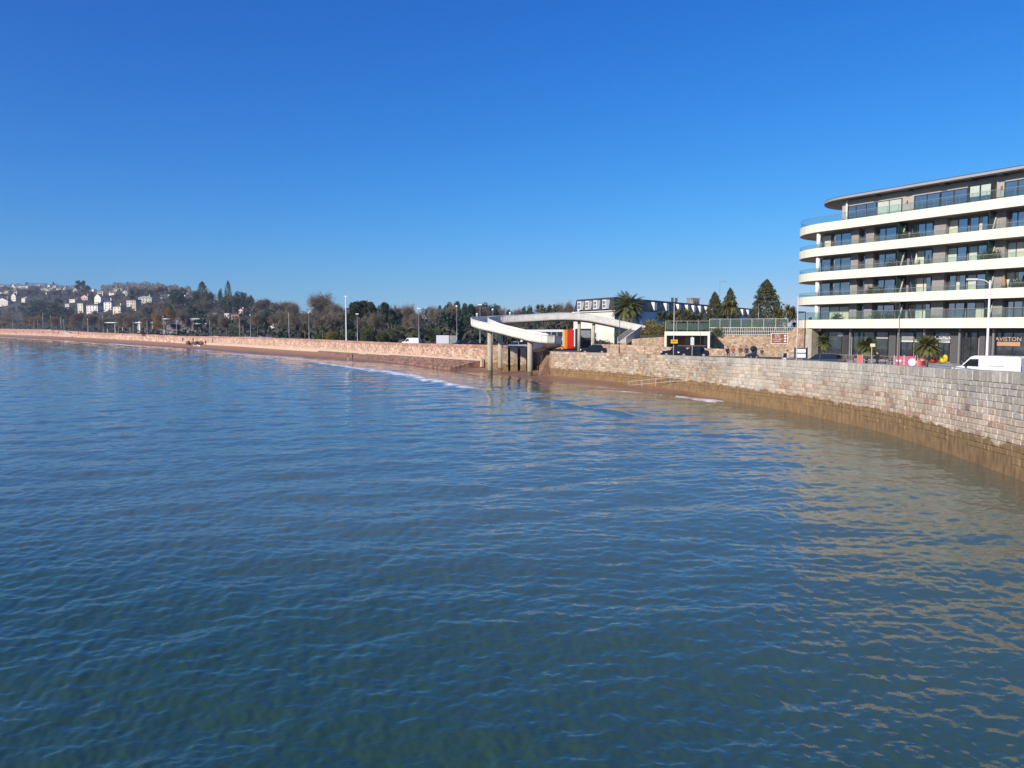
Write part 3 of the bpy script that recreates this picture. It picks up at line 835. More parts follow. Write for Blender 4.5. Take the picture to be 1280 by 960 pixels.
# shopfronts
M_shop = mat('shop_glass', (0.04, 0.045, 0.05), 0.04, var=0.5, scale=1.0, spec=1.0, coat=0.6)
shop = MB().bb(1.7, SEND, 2.0, 2.29, 7.25, 7.66).build('shop_fascia', M_black, apt)
for a, b, n in ((1020, 1054, 2), (1067, 1095, 2), (1096, 1112, 1), (1127, 1143, 1), (1145, 1155, 1), (1174, 1189, 2), (1206, 1224, 2), (1247, 1290, 2)):
    window(apt, sx(a, 2.2), sx(b, 2.2), 2.2, GZ + .25, 7.25, n, glassm=M_shop, fr=.1)
for off in (10.5, 21): window(apt, sx(1255, 2.2) + off, sx(1290, 2.2) + off, 2.2, GZ + .25, 7.25, 3, glassm=M_shop, fr=.1)
for a, b, mm in ((1055, 1062, M_dark), (1112.5, 1121, M_dgrey), (1160, 1168, M_dgrey), (1190, 1199.5, M_dgrey), (1226, 1233, M_dgrey), (1234, 1241, M_dgrey)):
    MB().bb(sx(a, 1.9), sx(b, 1.9), 1.85, 2.31, GZ, 7.2).build('shopfront_panel', mm, apt)
for px in (1063.5, 1124, 1243, 1156, 1200.5): MB().bb(sx(px, 1.2) - .1, sx(px, 1.2) + .1, 1.15, 1.35, GZ, 7.6).build('post', mat('grey_post', (.20, .20, .19), .5), apt)
MB().bb(sx(1008.5, .6), sx(1016, .6), .5, 1.9, GZ, 7.66).build('corner_pillar', M_conc, apt)
MB().bb(1.2, 1.62, 2.6, 14.5, GZ, 20.4).build('end_wall', M_gbrick, apt)
# signs on the shopfronts
def text(name, body, size, m, parent, loc, rot, ext=.01, align='CENTER', xs=1.0):
    c = bpy.data.curves.new(name, 'FONT'); c.body = body; c.size = size; c.extrude = ext; c.align_x = align; c.align_y = 'CENTER'; c.resolution_u = 2
    c.materials.append(m)
    t_ = bpy.data.objects.new(name, c); COL.objects.link(t_)
    me = bpy.data.meshes.new_from_object(t_.evaluated_get(bpy.context.evaluated_depsgraph_get())); me.name = name
    bpy.data.objects.remove(t_); bpy.data.curves.remove(c)
    o = bpy.data.objects.new(name, me); COL.objects.link(o); o.parent = parent; o.location = loc; o.rotation_euler = rot; o.scale = (xs, 1, 1)
    return o
M_lett = mat('white_letter', (.75, .75, .72), .5, var=0)
M_band = mat('pale_window_band', (.62, .62, .58), .5, var=.05)
def shop_band(a, b, z0, z1, m): return MB().bb(sx(a, 2.05), sx(b, 2.05), 2.03, 2.07, z0, z1).build('shop_sign', m, apt)
fr = (R(90), 0, 0)
M_transom = mat('frosted_transom', (.26, .27, .28), .4, var=.15, scale=3)
sg = shop_band(1127.5, 1143, 6.25, 7.1, M_transom); shop_band(1127.5, 1143, 6.0, 6.2, M_band); shop_band(1145, 1154, 6.0, 6.3, M_band)
sg = shop_band(1174.5, 1189, 6.15, 7.1, M_transom); shop_band(1174.5, 1189, 5.98, 6.13, M_band)
text('lettering', 'COCO', .75, M_lett, sg, ((sx(1174.5, 2.05) + sx(1189, 2.05)) / 2, 2.0, 6.62), fr)
shop_band(1096.5, 1111, 6.4, 6.5, M_band)
sg = shop_band(1248, 1277, 5.72, 6.15, mat('orange_timber_sign', (.50, .28, .15), .6, var=.12, scale=3))
text('lettering', 'AVISTON', .62, mat('pale_peach_letter', (.50, .38, .32), .5, var=0), sg, ((sx(1249, 2.05) + sx(1276, 2.05)) / 2, 1.98, 6.45), fr, xs=1.05)
sg = shop_band(1048, 1058.5, 6.65, 7.05, M_band)

# ================================================================== HOTEL
def hotel():
    p0, p1, p2 = P(768, 400, 165), P(717, 400, 182), P(945, 400, 262)
    a = Vector((p0.x, p0.y)); wl, wr = Vector((p1.x, p1.y)) - a, Vector((p2.x, p2.y)) - a
    h = thing('hotel_building', (a.x, a.y, 0), 0, 'white walled hotel with black slate mansard roof and white dormer windows behind the date palm', 'hotel')
    L, Rr = wl.copy(), wr.copy()
    dl, dr = L.normalized(), Rr.normalized()
    nL = Vector((-dl.y, dl.x)); nL = nL if nL.y < 0 else -nL
    if nL.x > 0 and nL.y > 0: nL = -nL
    nR = Vector((dr.y, -dr.x))
    back = L + Rr
    pm = mat('hotel_white_wall', (0.80, 0.74, 0.64), .7, var=.06)
    q = [Vector((0, 0)), Rr, Rr + dl * 12, dl * 12 + dr * 10, L + dr * 10, L]
    m = MB(); m.prism([(v.x, v.y) for v in q], 3.4, 11.6); m.build('wall', pm, h)
    # mansard: sloping slate storey, with a flat top
    ins = [Vector((0, 0)) + (dl + dr) * .7, Rr + dl * .7 - dr * .7, Rr + dl * 11.3 - dr * .7, dl * 11.3 + dr * 9.3, L + dr * 9.3 - dl * .7, L - dl * .7 + dr * .7]
    out = [v for v in q]; n = 6
    def ring(vs, z, k=0): return [(v.x, v.y, z) for v in vs]
    ob = [v - (dl * 0 if 0 else (dl + dr) * .0) for v in out]
    m = MB(); m.add(ring(ob, 11.62) + ring(ins, 14.35), [(i, (i + 1) % n, n + (i + 1) % n, n + i) for i in range(n)] + [tuple(range(n, 2 * n))])
    rf = m.build('roof', M_slate, h)
    m = MB(); m.add(ring(ins, 14.36) + ring(ins, 14.5), [(i, (i + 1) % n, n + (i + 1) % n, n + i) for i in range(n)] + [tuple(range(n, 2 * n))]); m.build('roof_edge', M_dgrey, rf)
    for t in (.36, .385):
        c = Rr * t + dl * 4
        MB().bb(c.x - .3, c.x + .3, c.y - .3, c.y + .3, 14.4, 15.9).build('chimney', M_dgrey, rf)
    m = MB(); 
    for (base, dv, ln) in ((Vector((0, 0)), dl, L.length), (Vector((0, 0)), dr, Rr.length)):
        a0 = base; b0 = base + dv * ln
        nn = nL if dv is dl else nR
        m.strip([(a0.x + nn.x * .15, a0.y + nn.y * .15), (b0.x + nn.x * .15, b0.y + nn.y * .15)], 11.45, 11.62, .3)
    m.build('cornice', M_white, h)
    def win(p, dv, nn, z0, z1, wd, name='window', bars=2, glassm=M_win, dorm=False):
        ang = math.atan2(dv.y, dv.x)
        c = p + nn * (.12 if not dorm else .05)
        f = MB()
        f.box((c.x, c.y, (z0 + z1) / 2), (wd + .35, .30 if not dorm else .9, z1 - z0 + .35), ang)
        wf = f.build(name, M_white, h)
        g = MB(); c2 = c + nn * (.17 if not dorm else .47)
        for i in range(bars):
            for j in range(2):
                o_ = dv * ((i + .5) / bars - .5) * wd
                g.box((c2.x + o_.x, c2.y + o_.y, z0 + (z1 - z0) * (j + .5) / 2), (wd / bars - .16, .04, (z1 - z0) / 2 - .16), ang)
        g.build('pane', glassm, wf)
    for t in (.22, .42, .62, .84): win(dl * (L.length * (1.03 - t)), dl, nL, 12.2, 13.8, 1.3, bars=2, dorm=True)
    for px in (817, 832, 847, 858, 866, 874, 882, 890, 905, 912, 920, 927, 934):
        u = ray(px, YH)[0]
        t = (u * a.y - a.x) / (dr.x - u * dr.y)
        win(dr * t, dr, nR, 12.2, 13.8, 1.4 if px < 840 else 1.0, dorm=True)
        win(dr * t, dr, nR, 7.6, 9.8, 1.2)
    for px in (783, 800):
        u = ray(px, YH)[0]; t = (u * a.y - a.x) / (dr.x - u * dr.y)
        win(dr * t, dr, nR, 7.2, 9.6, 1.1)
    for t in (.3, .6): win(dl * (L.length * (1.02 - t)), dl, nL, 4.6, 6.8, 1.3)
hotel()

# stone church tower beyond the hotel
def tower():
    c = P(866, 400, 300); t = thing('church_tower', (c.x, c.y, 5), R(30), 'square grey stone tower rising behind the hotel roof', 'tower')
    m = MB(); m.bb(-1.7, 1.7, -1.7, 1.7, 0, 14.2); m.build('wall', mat('tower_stone', (.27, .24, .20), .9, var=.3, scale=.8), t)
    m = MB()
    for i in (-1.5, -.5, .5, 1.5):
        for j in (-1.62, 1.62): m.bb(i - .25, i + .25, j - .14, j + .14, 14.2, 14.75)
        for j in (-1.62, 1.62): m.bb(j - .13, j + .13, i - .25, i + .25, 14.21, 14.74)
    m.build('parapet', mat('tower_stone', (.3, .3, .3)), t)
    for s in (-1, 1): MB().bb(s * .6 - .25, s * .6 + .25, -1.75, -1.68, 11.6, 13.2).build('window', M_dark, t)
tower()

# ================================================================== FOOTBRIDGE
def bridge():
    b0 = P(612, 465, 126)
    br = thing('footbridge', (0, 0, 0), 0, 'weathered white curved ramp footbridge looping out over the beach on concrete columns', 'footbridge')
    C = [(672, 440, 131), (683, 438.0, 128.5), (689.5, 435.8, 125), (690, 434.0, 121.5), (685, 431.6, 119.6), (676, 429.5, 120), (663, 427.0, 121.5), (650, 424.0, 122.5), (636, 420.5, 123.5), (621, 416.8, 124.5), (610, 413.6, 125.8), (602.5, 411.0, 128), (599.5, 409, 131),
         (602, 407.3, 134.5), (610, 406.4, 137), (622, 405.6, 138.6), (640, 404.8, 139.5), (663, 403.6, 140.2), (694, 401.8, 140.8), (715, 401.9, 141), (733, 403.2, 141), (755, 407.2, 140.8), (782, 413, 140.4), (806, 418, 140)]
    A = smooth_line([tuple(P(*c)) for c in C], 4)
    W = 1.25
    rows = []
    for i, p in enumerate(A):
        a, b = Vector(A[max(i - 1, 0)]), Vector(A[min(i + 1, len(A) - 1)])
        d = (b - a); d.z = 0; d.normalize(); nn = Vector((d.y, -d.x, 0))
        rows.append((Vector(p), nn))
    def sweep(sec, name, m, parent):
        k = len(sec); V = []
        for p, nn in rows:
            for (o, z) in sec: V.append(p + nn * o + Vector((0, 0, z)))
        mm = MB(); fs = []
        for i in range(len(rows) - 1):
            for j in range(k): 
                a, b = i * k + j, i * k + (j + 1) % k
                fs.append((a, b, b + k, a + k))
        fs.append(tuple(range(k))[::-1]); fs.append(tuple(range((len(rows) - 1) * k, len(rows) * k)))
        mm.add(V, fs); return mm.build(name, m, parent)
    deck = sweep([(-.65, 0), (.65, 0), (1.05, .25), (1.45, .30), (1.45, .48), (-1.45, .48), (-1.45, .30), (-1.05, .25)], 'deck', mat('bridge_concrete', (.58, .54, .46), .8, scale=.9, col2=(.40, .36, .29)), br)
    for s in (1, -1):
        pa = sweep([(s * 1.44, .483), (s * 1.36, .483), (s * 1.36, 1.50), (s * 1.44, 1.50)] if s > 0 else [(s * 1.36, .483), (s * 1.44, .483), (s * 1.44, 1.50), (s * 1.36, 1.50)], 'parapet', M_gwhite, br)
        rl = sweep([(s * 1.47 + o * .05, 1.50 + z * .06) for o, z in ((-2, .05), (1, .05), (1, 1), (-2, 1))], 'handrail', M_white, pa)
        po = MB()
        for i in range(2, len(rows) - 1, 2):
            p, nn = rows[i]; q = p + nn * s * 1.455
            po.box((q.x, q.y, q.z + 1.0), (.07, .07, 1.0), math.atan2(nn.y, nn.x))
        po.build('baluster', M_white, pa)
    for px, Y, yt, yb in ((612.5, 125.6, 414.5, 470), (625.5, 134, 407.5, 468), (662.5, 121.7, 427.2, 474)):
        t, g_ = P(px, yt, Y), P(px, yb, Y)
        MB().tube([(t.x, t.y, -1.0), (t.x, t.y, t.z)], .42, 20).build('column', M_conc, br, smooth=True)
        MB().tube([(t.x, t.y, -1.0), (t.x, t.y, .9)], .432, 20).build('weed_band', mat('weed_brown', (.10, .085, .05), .8, var=.3, scale=3), br, smooth=True)
    for px, Y, yt in ((724, 141, 402.7), (742, 141, 405.5)):
        t = P(px, yt, Y); MB().tube([(t.x, t.y, 3.4), (t.x, t.y, t.z + .1)], .3, 12).build('column', M_conc, br, smooth=True)
    # small pale lamp finials on the parapet
    for i in (54, 64, 78):
        p, nn = rows[i]; q = p - nn * 1.4
        MB().tube([(q.x, q.y, q.z + 1.5), (q.x, q.y, q.z + 1.9)], .09, 6).ball((q.x, q.y, q.z + 2.0), .2, 8, 6).build('lamp', M_white, br, smooth=True)
    # landing stair at the hotel end
    a, b = P(797, 413.5, 139), P(777, 428, 135)
    m = MB(); n = 12
    dv = (b - a) / n; d2 = Vector((dv.x, dv.y, 0)).normalized(); ang = math.atan2(d2.y, d2.x)
    for i in range(n):
        q = a + dv * (i + .5); m.box((q.x, q.y, q.z - .1), (dv.to_2d().length + .05, 1.6, .2), ang)
    st = m.build('stair', M_conc, br)
    side = Vector((-d2.y, d2.x, 0))
    for s in (-.85, .85):
        m = MB(); q0, q1 = a + side * s, b + side * s
        m.add([q0 + Vector((0, 0, -.45)), q1 + Vector((0, 0, -.45)), q1 + Vector((0, 0, .9)), q0 + Vector((0, 0, .9)), q0 + side * .06 + Vector((0, 0, -.45)), q1 + side * .06 + Vector((0, 0, -.45)), q1 + side * .06 + Vector((0, 0, .9)), q0 + side * .06 + Vector((0, 0, .9))],
              [(0, 1, 2, 3), (7, 6, 5, 4), (0, 4, 5, 1), (1, 5, 6, 2), (2, 6, 7, 3), (3, 7, 4, 0)])
        m.build('parapet', M_gwhite, st)
bridge()
for i, (xa, xb) in enumerate(((628, 635), (638, 647), (650.5, 658))):
    a_, b_ = ray(xa, YH)[0] * 133, ray(xb, YH)[0] * 133
    ln_ = [(b_, 133, -.6, 4.3), (a_, 133, -.6, 4.3)]
    o = stone_wall('stone_pier', ln_, M_stone_mid, (.28, .36), (.3, .6), pal_tan, 60 + i, thick=5.5, weed=True)
    tag(o, ['leftmost', 'middle', 'rightmost'][i] + ' of three tan stone piers standing behind the footbridge columns', 'stone pier', 'stone piers behind the footbridge')
    mb = MB()
    mb.bb(a_ + .01, b_ - .01, 133.03, 141, -.6, 4.27); mb.build('core', M_stone_mid2 if False else mat('tan_pier_core', (.42, .32, .22), .9, var=.3, scale=2, bump=.3), o)
# stone buttress slabs leaning on the recessed wall
m = MB(); p = P(679, 470, 121)
m.add([(p.x - .9, p.y, -.3), (p.x + .9, p.y + 1, -.3), (p.x + 1.3, p.y + 6, -.3), (p.x - .5, p.y + 6, -.3), (p.x + .1, p.y + 3.5, 3.9), (p.x + 1.5, p.y + 3.5, 3.9), (p.x + 1.6, p.y + 6, 3.9), (p.x + .1, p.y + 6, 3.9)],
      [(3, 2, 1, 0), (4, 5, 6, 7), (0, 1, 5, 4), (1, 2, 6, 5), (2, 3, 7, 6), (3, 0, 4, 7)])
tag(m.build('stone_buttress', mat('brown_weathered_stone', (.24, .15, .10), .9, var=.3, scale=1.5, bump=.3)), 'brown sloping stone buttress beneath the lower end of the footbridge ramp', 'buttress')

# ================================================================== TERRACE WALLS, SHELTER, SCREENS
M_terr = stone_mat('warm_rubble_stone', None, False)
def pal_warm(r, f, z, p):
    g = r.uniform(.8, 1.2); q = r.random()
    c = [.50, .37, .25] if q < .65 else [.40, .26, .18]
    return tuple(a * g for a in c)
TZ = 7.35
ln = [P(1003, 400, 117), P(985, 400, 118.5), P(940, 400, 121), P(887, 400, 124)]
line = [(p.x, p.y, 3.2, TZ - .75) for p in ln]
tag(stone_wall('retaining_wall', line, M_terr, (.26, .36), (.3, .65), pal_warm, 8, thick=1.2), 'warm stone retaining wall below the lattice fence, between shelter and apartment block', 'retaining wall')
ln = [P(831, 400, 127), P(800, 400, 133), P(776, 400, 140)]
line = [(ln[0].x, ln[0].y, 3.2, 6.3), (ln[1].x, ln[1].y, 3.2, 6.0), (ln[2].x, ln[2].y, 3.2, 5.5)]
tag(stone_wall('retaining_wall', line, M_terr, (.26, .36), (.3, .65), pal_warm, 9, thick=1.0), 'low warm stone retaining wall left of the cream shelter', 'retaining wall')
ln = [P(1000, 400, 110), P(940, 400, 113), P(880, 400, 116), P(830, 400, 121), P(780, 400, 128), P(742, 400, 133)]
line = [(p.x, p.y, 3.3, z) for p, z in zip(ln, (4.25, 4.5, 4.7, 4.8, 5.0, 5.0))]
tag(stone_wall('roadside_wall', line, M_terr, (.26, .34), (.3, .6), pal_warm, 10, thick=.4), 'long low roadside stone wall in front of the shelter and terrace', 'wall')
# sloping stone wall rising to the apartment block
a, b = P(984, 412, 115.5), P(1012, 400, 112)
m_ = [(b.x, b.y, 3.3, 9.3), (a.x, a.y, 3.3, 7.0)]
tag(stone_wall('sloping_wall', m_, M_terr, (.3, .36), (.35, .7), pal_warm, 12, thick=.5), 'sandy stone wall sloping upward to the end of the apartment block, right of the brown sign', 'wall')
# garden terrace
q = [P(1012, 400, 118.3), P(985, 400, 120), P(940, 400, 122.4), P(887, 400, 125.4), P(884, 400, 128), P(833, 400, 131.5), P(800, 400, 137), P(800, 400, 160), P(960, 400, 165), P(1060, 400, 150)]
m = MB(); m.prism([(p.x, p.y) for p in q][::-1], 3.3, TZ - .8)
tag(m.build('garden_terrace', M_ground), kind='structure')
def fence():
    f = thing('lattice_fence', tuple(P(940, 400, 121.2).to_2d()) + (0,), 0, 'pale grey vertical slat fence on top of the warm retaining wall', 'fence')
    o = f.location
    pts = [P(1003, 400, 117.3), P(985, 400, 118.8), P(940, 400, 121.3), P(887, 400, 124.3)]
    m, r = MB(), MB()
    for a, b in zip(pts, pts[1:]):
        d = (b - a).to_2d(); n = int(d.length / .28)
        for i in range(n):
            q = a.to_2d() + d * i / n; m.box((q.x - o.x, q.y - o.y, TZ - .75 + .62), (.10, .04, 1.2), math.atan2(d.y, d.x))
        for z in (.12, .65, 1.22):
            q = (a.to_2d() + b.to_2d()) / 2; r.box((q.x - o.x, q.y - o.y, TZ - .75 + z), (d.length, .05, .07), math.atan2(d.y, d.x))
    m.build('slat_panel', mat('pale_grey_slat', (.36, .35, .32), .7, var=.15), f); r.build('rail', M_steel, f)
fence()
def screens():
    pts = [P(832, 400, 126.6), P(887, 400, 125.6), P(940, 400, 123.2), P(985, 400, 120.8)]
    labs = ['green tinted glass wind screen on the roof of the cream shelter', 'green tinted glass wind screen behind the slat fence, left half', 'green tinted glass wind screen behind the slat fence, right half']
    for i, (a, b) in enumerate(zip(pts, pts[1:])):
        z0 = TZ + (.05 if i == 0 else .35)
        s = thing('glass_screen', (a.x, a.y, z0), math.atan2(b.y - a.y, b.x - a.x), labs[i], 'glass screen', 'glass wind screens on the terrace')
        L = (b - a).to_2d().length
        MB().bb(0, L, -.01, .01, .05, 1.15 if i == 0 else 1.45).build('glass_panel', MATS.get('screen') or glass('screen', (.62, .80, .75), .22), s)
        k = max(2, int(L / 1.6))
        for j in range(k + 1): MB().bb(L * j / k - .03, L * j / k + .03, -.03, .03, -.25, 1.5).build('post', M_steel, s)
        MB().bb(0, L, -.035, .035, 1.48, 1.53).build('rail', M_steel, s)
screens()
def shelter():
    a, b = P(832.5, 400, 121.5), P(886, 400, 119.5)
    L = (b - a).to_2d().length
    s = thing('seafront_shelter', (a.x, a.y, 4.55), math.atan2(b.y - a.y, b.x - a.x), 'cream rectangular open fronted seafront shelter set into the stone terrace', 'shelter')
    s.location.z = 4.3
    H_ = 7.2 - 4.3
    m = MB(); m.bb(-.2, L + .2, 0, 4.5, H_ - .62, H_); m.build('roof', M_cream, s)
    for x in (-.2, L - .12): MB().bb(x, x + .32, 0, .35, 0, H_ - .62).build('pillar', M_cream, s)
    MB().bb(-.2, L + .2, 3.9, 4.1, 0, H_ - .62).build('back_wall', mat('shelter_back', (.45, .40, .33), .7, var=.1), s)
    MB().bb(-.2, 0.0, .35, 3.9, 0, H_ - .62).build('side_wall', M_cream, s)
    MB().bb(1.6, 2.6, 3.82, 3.88, .4, H_ - .7).build('door', mat('orange_brown_door', (.38, .18, .07), .6), s)
    MB().bb(3.7, 5.6, 3.8, 3.88, .4, H_ - .7).build('door', M_dgrey, s)
    bn = MB(); bn.bb(.4, L - .6, 2.6, 3.0, .42, .48)
    for x in (.6, 2.4, 4.2, L - .8): bn.bb(x - .04, x + .04, 2.65, 2.95, 0, .42)
    bn.bb(.4, L - .6, 3.0, 3.05, .55, .9); bn.build('bench', mat('brown_bench', (.12, .06, .03), .7), s)
shelter()
# handrails on the slipway
def rail(name, pts, label, cat='railing', h=1.0, bars=(1.0, .5), r=.03, step=2.0, m=None, group=None):
    o = thing(name, tuple(pts[0]), 0, label, cat, group)
    base = Vector(pts[0]); t, p = MB(), MB()
    for z in bars: t.tube([Vector(q) - base + Vector((0, 0, z * h)) for q in pts], r, 5)
    for a, b in zip(pts, pts[1:]):
        a, b = Vector(a), Vector(b); n = max(1, int((b - a).length / step))
        for i in range(n + 1):
            q = a + (b - a) * i / n - base; p.tube([q, q + Vector((0, 0, h))], r * 1.1, 5)
    t.build('rail', m or M_steel, o); p.build('post', m or M_steel, o)
    return o
rail('slipway_handrail', [P(786, 486.5, 100), P(838, 482, 92.5), P(884, 480.5, 86)], 'thin pale tubular handrail sloping along the weedy foot of the sea wall', r=.018, step=2.4, m=M_pole)
mb = MB(); a, b, c_ = P(786, 487, 101), P(838, 482.5, 93.3), P(884, 481, 86.5)
mb.strip([(a.x, a.y), (b.x, b.y), (c_.x, c_.y)], -.5, [a.z, b.z, c_.z], 1.0) if False else None

# ================================================================== TREES
def leafmat(name, c1, c2, rough=.75):
    m = mat(name, c1, rough, col2=c2, scale=.9, detail=4); return m
M_ever = leafmat('dark_evergreen_leaf', (.008, .028, .018), (.032, .070, .038))
M_pine = leafmat('pine_needle', (.014, .026, .013), (.040, .058, .024))
M_conif = leafmat('conifer_leaf', (.028, .040, .014), (.095, .095, .032))
M_hedge = leafmat('hedge_leaf', (.035, .052, .015), (.10, .12, .035))
M_olive = leafmat('olive_leaf', (.10, .095, .02), (.24, .20, .05))
M_twig = leafmat('bare_twig', (.13, .108, .082), (.26, .215, .155), .9)
M_twigor = leafmat('orange_twig', (.20, .115, .045), (.33, .20, .08), .9)
M_palm = leafmat('palm_frond', (.05, .065, .018), (.16, .16, .045), .55)
M_palmd = leafmat('dry_frond', (.22, .12, .05), (.34, .22, .10), .8)
def leaf_cloud(rs, cen, size, flat=0.0):
    """one randomly turned quad per centre"""
    n = len(cen)
    a = rs.normal(size=(n, 3)); a[:, 2] *= (1 - flat); a /= np.linalg.norm(a, axis=1)[:, None]
    b = rs.normal(size=(n, 3)); b = np.cross(a, b); b /= np.linalg.norm(b, axis=1)[:, None]
    s = size * rs.uniform(.6, 1.4, (n, 1))
    a, b = a * s, b * s * .7
    V = np.stack([cen - a - b * .3, cen - b, cen + a + b * .3, cen + b], 1).reshape(-1, 3)
    return V, np.arange(4 * n).reshape(n, 4)
def crown_mesh(name, kind, seed, n, size, m):
    """unit crown: height 1 from ground, half-width .5"""
    rs = np.random.RandomState(seed)
    if kind == 'conifer':
        t = rs.uniform(0, 1, n) ** 1.05
        env = np.minimum(1.0, (t + .12) * 3.0) * np.clip(1 - t, 0, 1) ** .62
        rad = env * (.72 + .28 * (1 - (t * 9 % 1))) * rs.uniform(.15, 1, n) ** .4
        th = rs.uniform(0, 6.283, n); rad *= 1 + .16 * np.sin(3 * th + t * 9 + seed) + .14 * np.sin(5 * th + 17 * t) + .10 * np.sin(9 * th - 23 * t)
        c = np.stack([.72 * rad * np.cos(th),   .72 * rad * np.sin(th), .05 + .95 * t - .06 * rad], 1)
    elif kind in ('round', 'column', 'pine', 'bush'):
        k = {'round': 16, 'column': 12, 'pine': 13, 'bush': 12}[kind]
        cs = []
        for i in range(k):
            th = rs.uniform(0, 6.283); q = rs.uniform(0, 1) ** .5
            if kind == 'round': cs.append((.33 * q * math.cos(th), .33 * q * math.sin(th), rs.uniform(.30, .86) - .12 * q, rs.uniform(.10, .19)))
            elif kind == 'column': z = rs.uniform(.12, .88); cs.append((.24 * q * math.cos(th) * (1.1 - z * .6), .24 * q * math.sin(th) * (1.1 - z * .6), z, rs.uniform(.12, .2)))
            elif kind == 'pine': cs.append((.38 * q * math.cos(th), .38 * q * math.sin(th), rs.uniform(.55, .93) - .12 * q, rs.uniform(.08, .15)))
            else: cs.append((.30 * q * math.cos(th), .30 * q * math.sin(th), rs.uniform(.15, .75) * (1 - .4 * q), rs.uniform(.16, .26)))
        cs = np.array(cs); w_ = cs[:, 3] ** 2; pick = rs.choice(len(cs), n, p=w_ / w_.sum())
        d = rs.normal(size=(n, 3)); d /= np.linalg.norm(d, axis=1)[:, None]
        rr = cs[pick, 3][:, None] * (rs.uniform(.3, 1, (n, 1)) ** .45) * np.array([[1.1, 1.1, .72 if kind == 'pine' else (.9 if kind != 'column' else 1.3)]])
        c = cs[pick, :3] + d * rr + rs.normal(size=(n, 3)) * .012
        c[:, 2] = np.clip(c[:, 2], .02, 1.0)
    V, Fq = leaf_cloud(rs, c, size)
    return np_mesh(name, V, Fq, m)
def thin_tubes(P0, P1, r0, r1, sides=3):
    """many tapered sticks as triangular tubes"""
    P0, P1 = np.asarray(P0, float), np.asarray(P1, float); n = len(P0)
    d = P1 - P0; d /= np.maximum(np.linalg.norm(d, axis=1), 1e-6)[:, None]
    h = np.where(np.abs(d[:, 2:3]) > .9, np.array([[1., 0, 0]]), np.array([[0, 0, 1.]]))
    a = np.cross(d, h); a /= np.linalg.norm(a, axis=1)[:, None]; b = np.cross(d, a)
    V = []
    for k in range(sides):
        t = 2 * math.pi * k / sides
        off = a * math.cos(t) + b * math.sin(t)
        V.append(P0 + off * np.asarray(r0).reshape(-1, 1)); V.append(P1 + off * np.asarray(r1).reshape(-1, 1))
    V = np.stack(V, 1).reshape(-1, 3); base = np.arange(n)[:, None] * (2 * sides)
    Fq = np.concatenate([base + np.array([[2 * k, 2 * ((k + 1) % sides), 2 * ((k + 1) % sides) + 1, 2 * k + 1]]) for k in range(sides)])
    return V, Fq
def bare_mesh(seed, n_end, tw=.0035):
    """unit bare tree: trunk+limbs mesh and twig crown mesh"""
    rs = np.random.RandomState(seed)
    segs = []; ends = []
    def grow(p, d, l, r, lev):
        q = p + d * l
        segs.append((p, q, r, r * .72))
        if lev == 0: ends.append((q, d)); return
        for _ in range(3 if lev > 1 else 4):
            nd = d + rs.normal(size=3) * .55; nd[2] = abs(nd[2]) * .75 + .12; nd /= np.linalg.norm(nd)
            grow(q - d * l * rs.uniform(0, .35), nd, l * rs.uniform(.62, .82), r * .62, lev - 1)
    grow(np.array([0., 0, 0]), np.array([0, 0, 1.]), .26, .032, 4)
    S = segs
    P0 = np.array([s[0] for s in S]); P1 = np.array([s[1] for s in S])
    e = np.array([q for q, _ in ends]); dd = np.array([d for _, d in ends])
    zmx = P1[:, 2].max(); wmx = np.percentile(np.abs(P1[:, :2]), 99)
    k = rs.randint(0, len(e), n_end)
    nd = dd[k] + rs.normal(size=(n_end, 3)) * .8; nd /= np.linalg.norm(nd, axis=1)[:, None]
    a = e[k] - dd[k] * rs.uniform(0, .10, (n_end, 1)) + rs.normal(size=(n_end, 3)) * .045; b = a + nd * rs.uniform(.05, .14, (n_end, 1))
    sc = np.array([.44 / wmx, .44 / wmx, .95 / zmx])
    V, Fq = thin_tubes(P0 * sc, P1 * sc, [s[2] for s in S], [s[3] for s in S], 4)
    V2, F2 = thin_tubes(a * sc, b * sc, np.full(n_end, tw), np.full(n_end, tw * .4), 3)
    return V, Fq, V2, F2
for px, fl, lb in BPLANTS:
    pot_plant(sx(px, 1.0), 1.0, BANDS[4 - fl - 1][0] + .3, 1.35, .9, lb)
def closed_parasol(px, fl, col, lb):
    o = thing('parasol', local(sx(px, 1.0), 1.0, BANDS[4 - fl - 1][0] + .3), 0, lb, 'parasol')
    MB().tube([(0, 0, 0), (0, 0, 2.2)], .025, 6).build('pole', M_steel, o); MB().tube([(0, 0, .9), (0, 0, 1.3), (0, 0, 2.15)], [.24, .20, .04], 10).build('canopy', col, o, smooth=True)
    MB().tube([(0, 0, 0), (0, 0, .08)], .25, 12).build('base', M_dgrey, o)
closed_parasol(1253, 2, mat('rust_canvas', (.40, .20, .10), .8, var=.1), 'folded rust coloured parasol on the fourth balcony from the top')
closed_parasol(1262, 2, mat('navy_canvas', (.04, .05, .09), .8, var=.1), 'folded navy parasol right of the rust coloured one')
closed_parasol(1143, 1, mat('cream_canvas', (.66, .60, .48), .8, var=.1), 'folded cream parasol on the third balcony from the top')
TM = {}
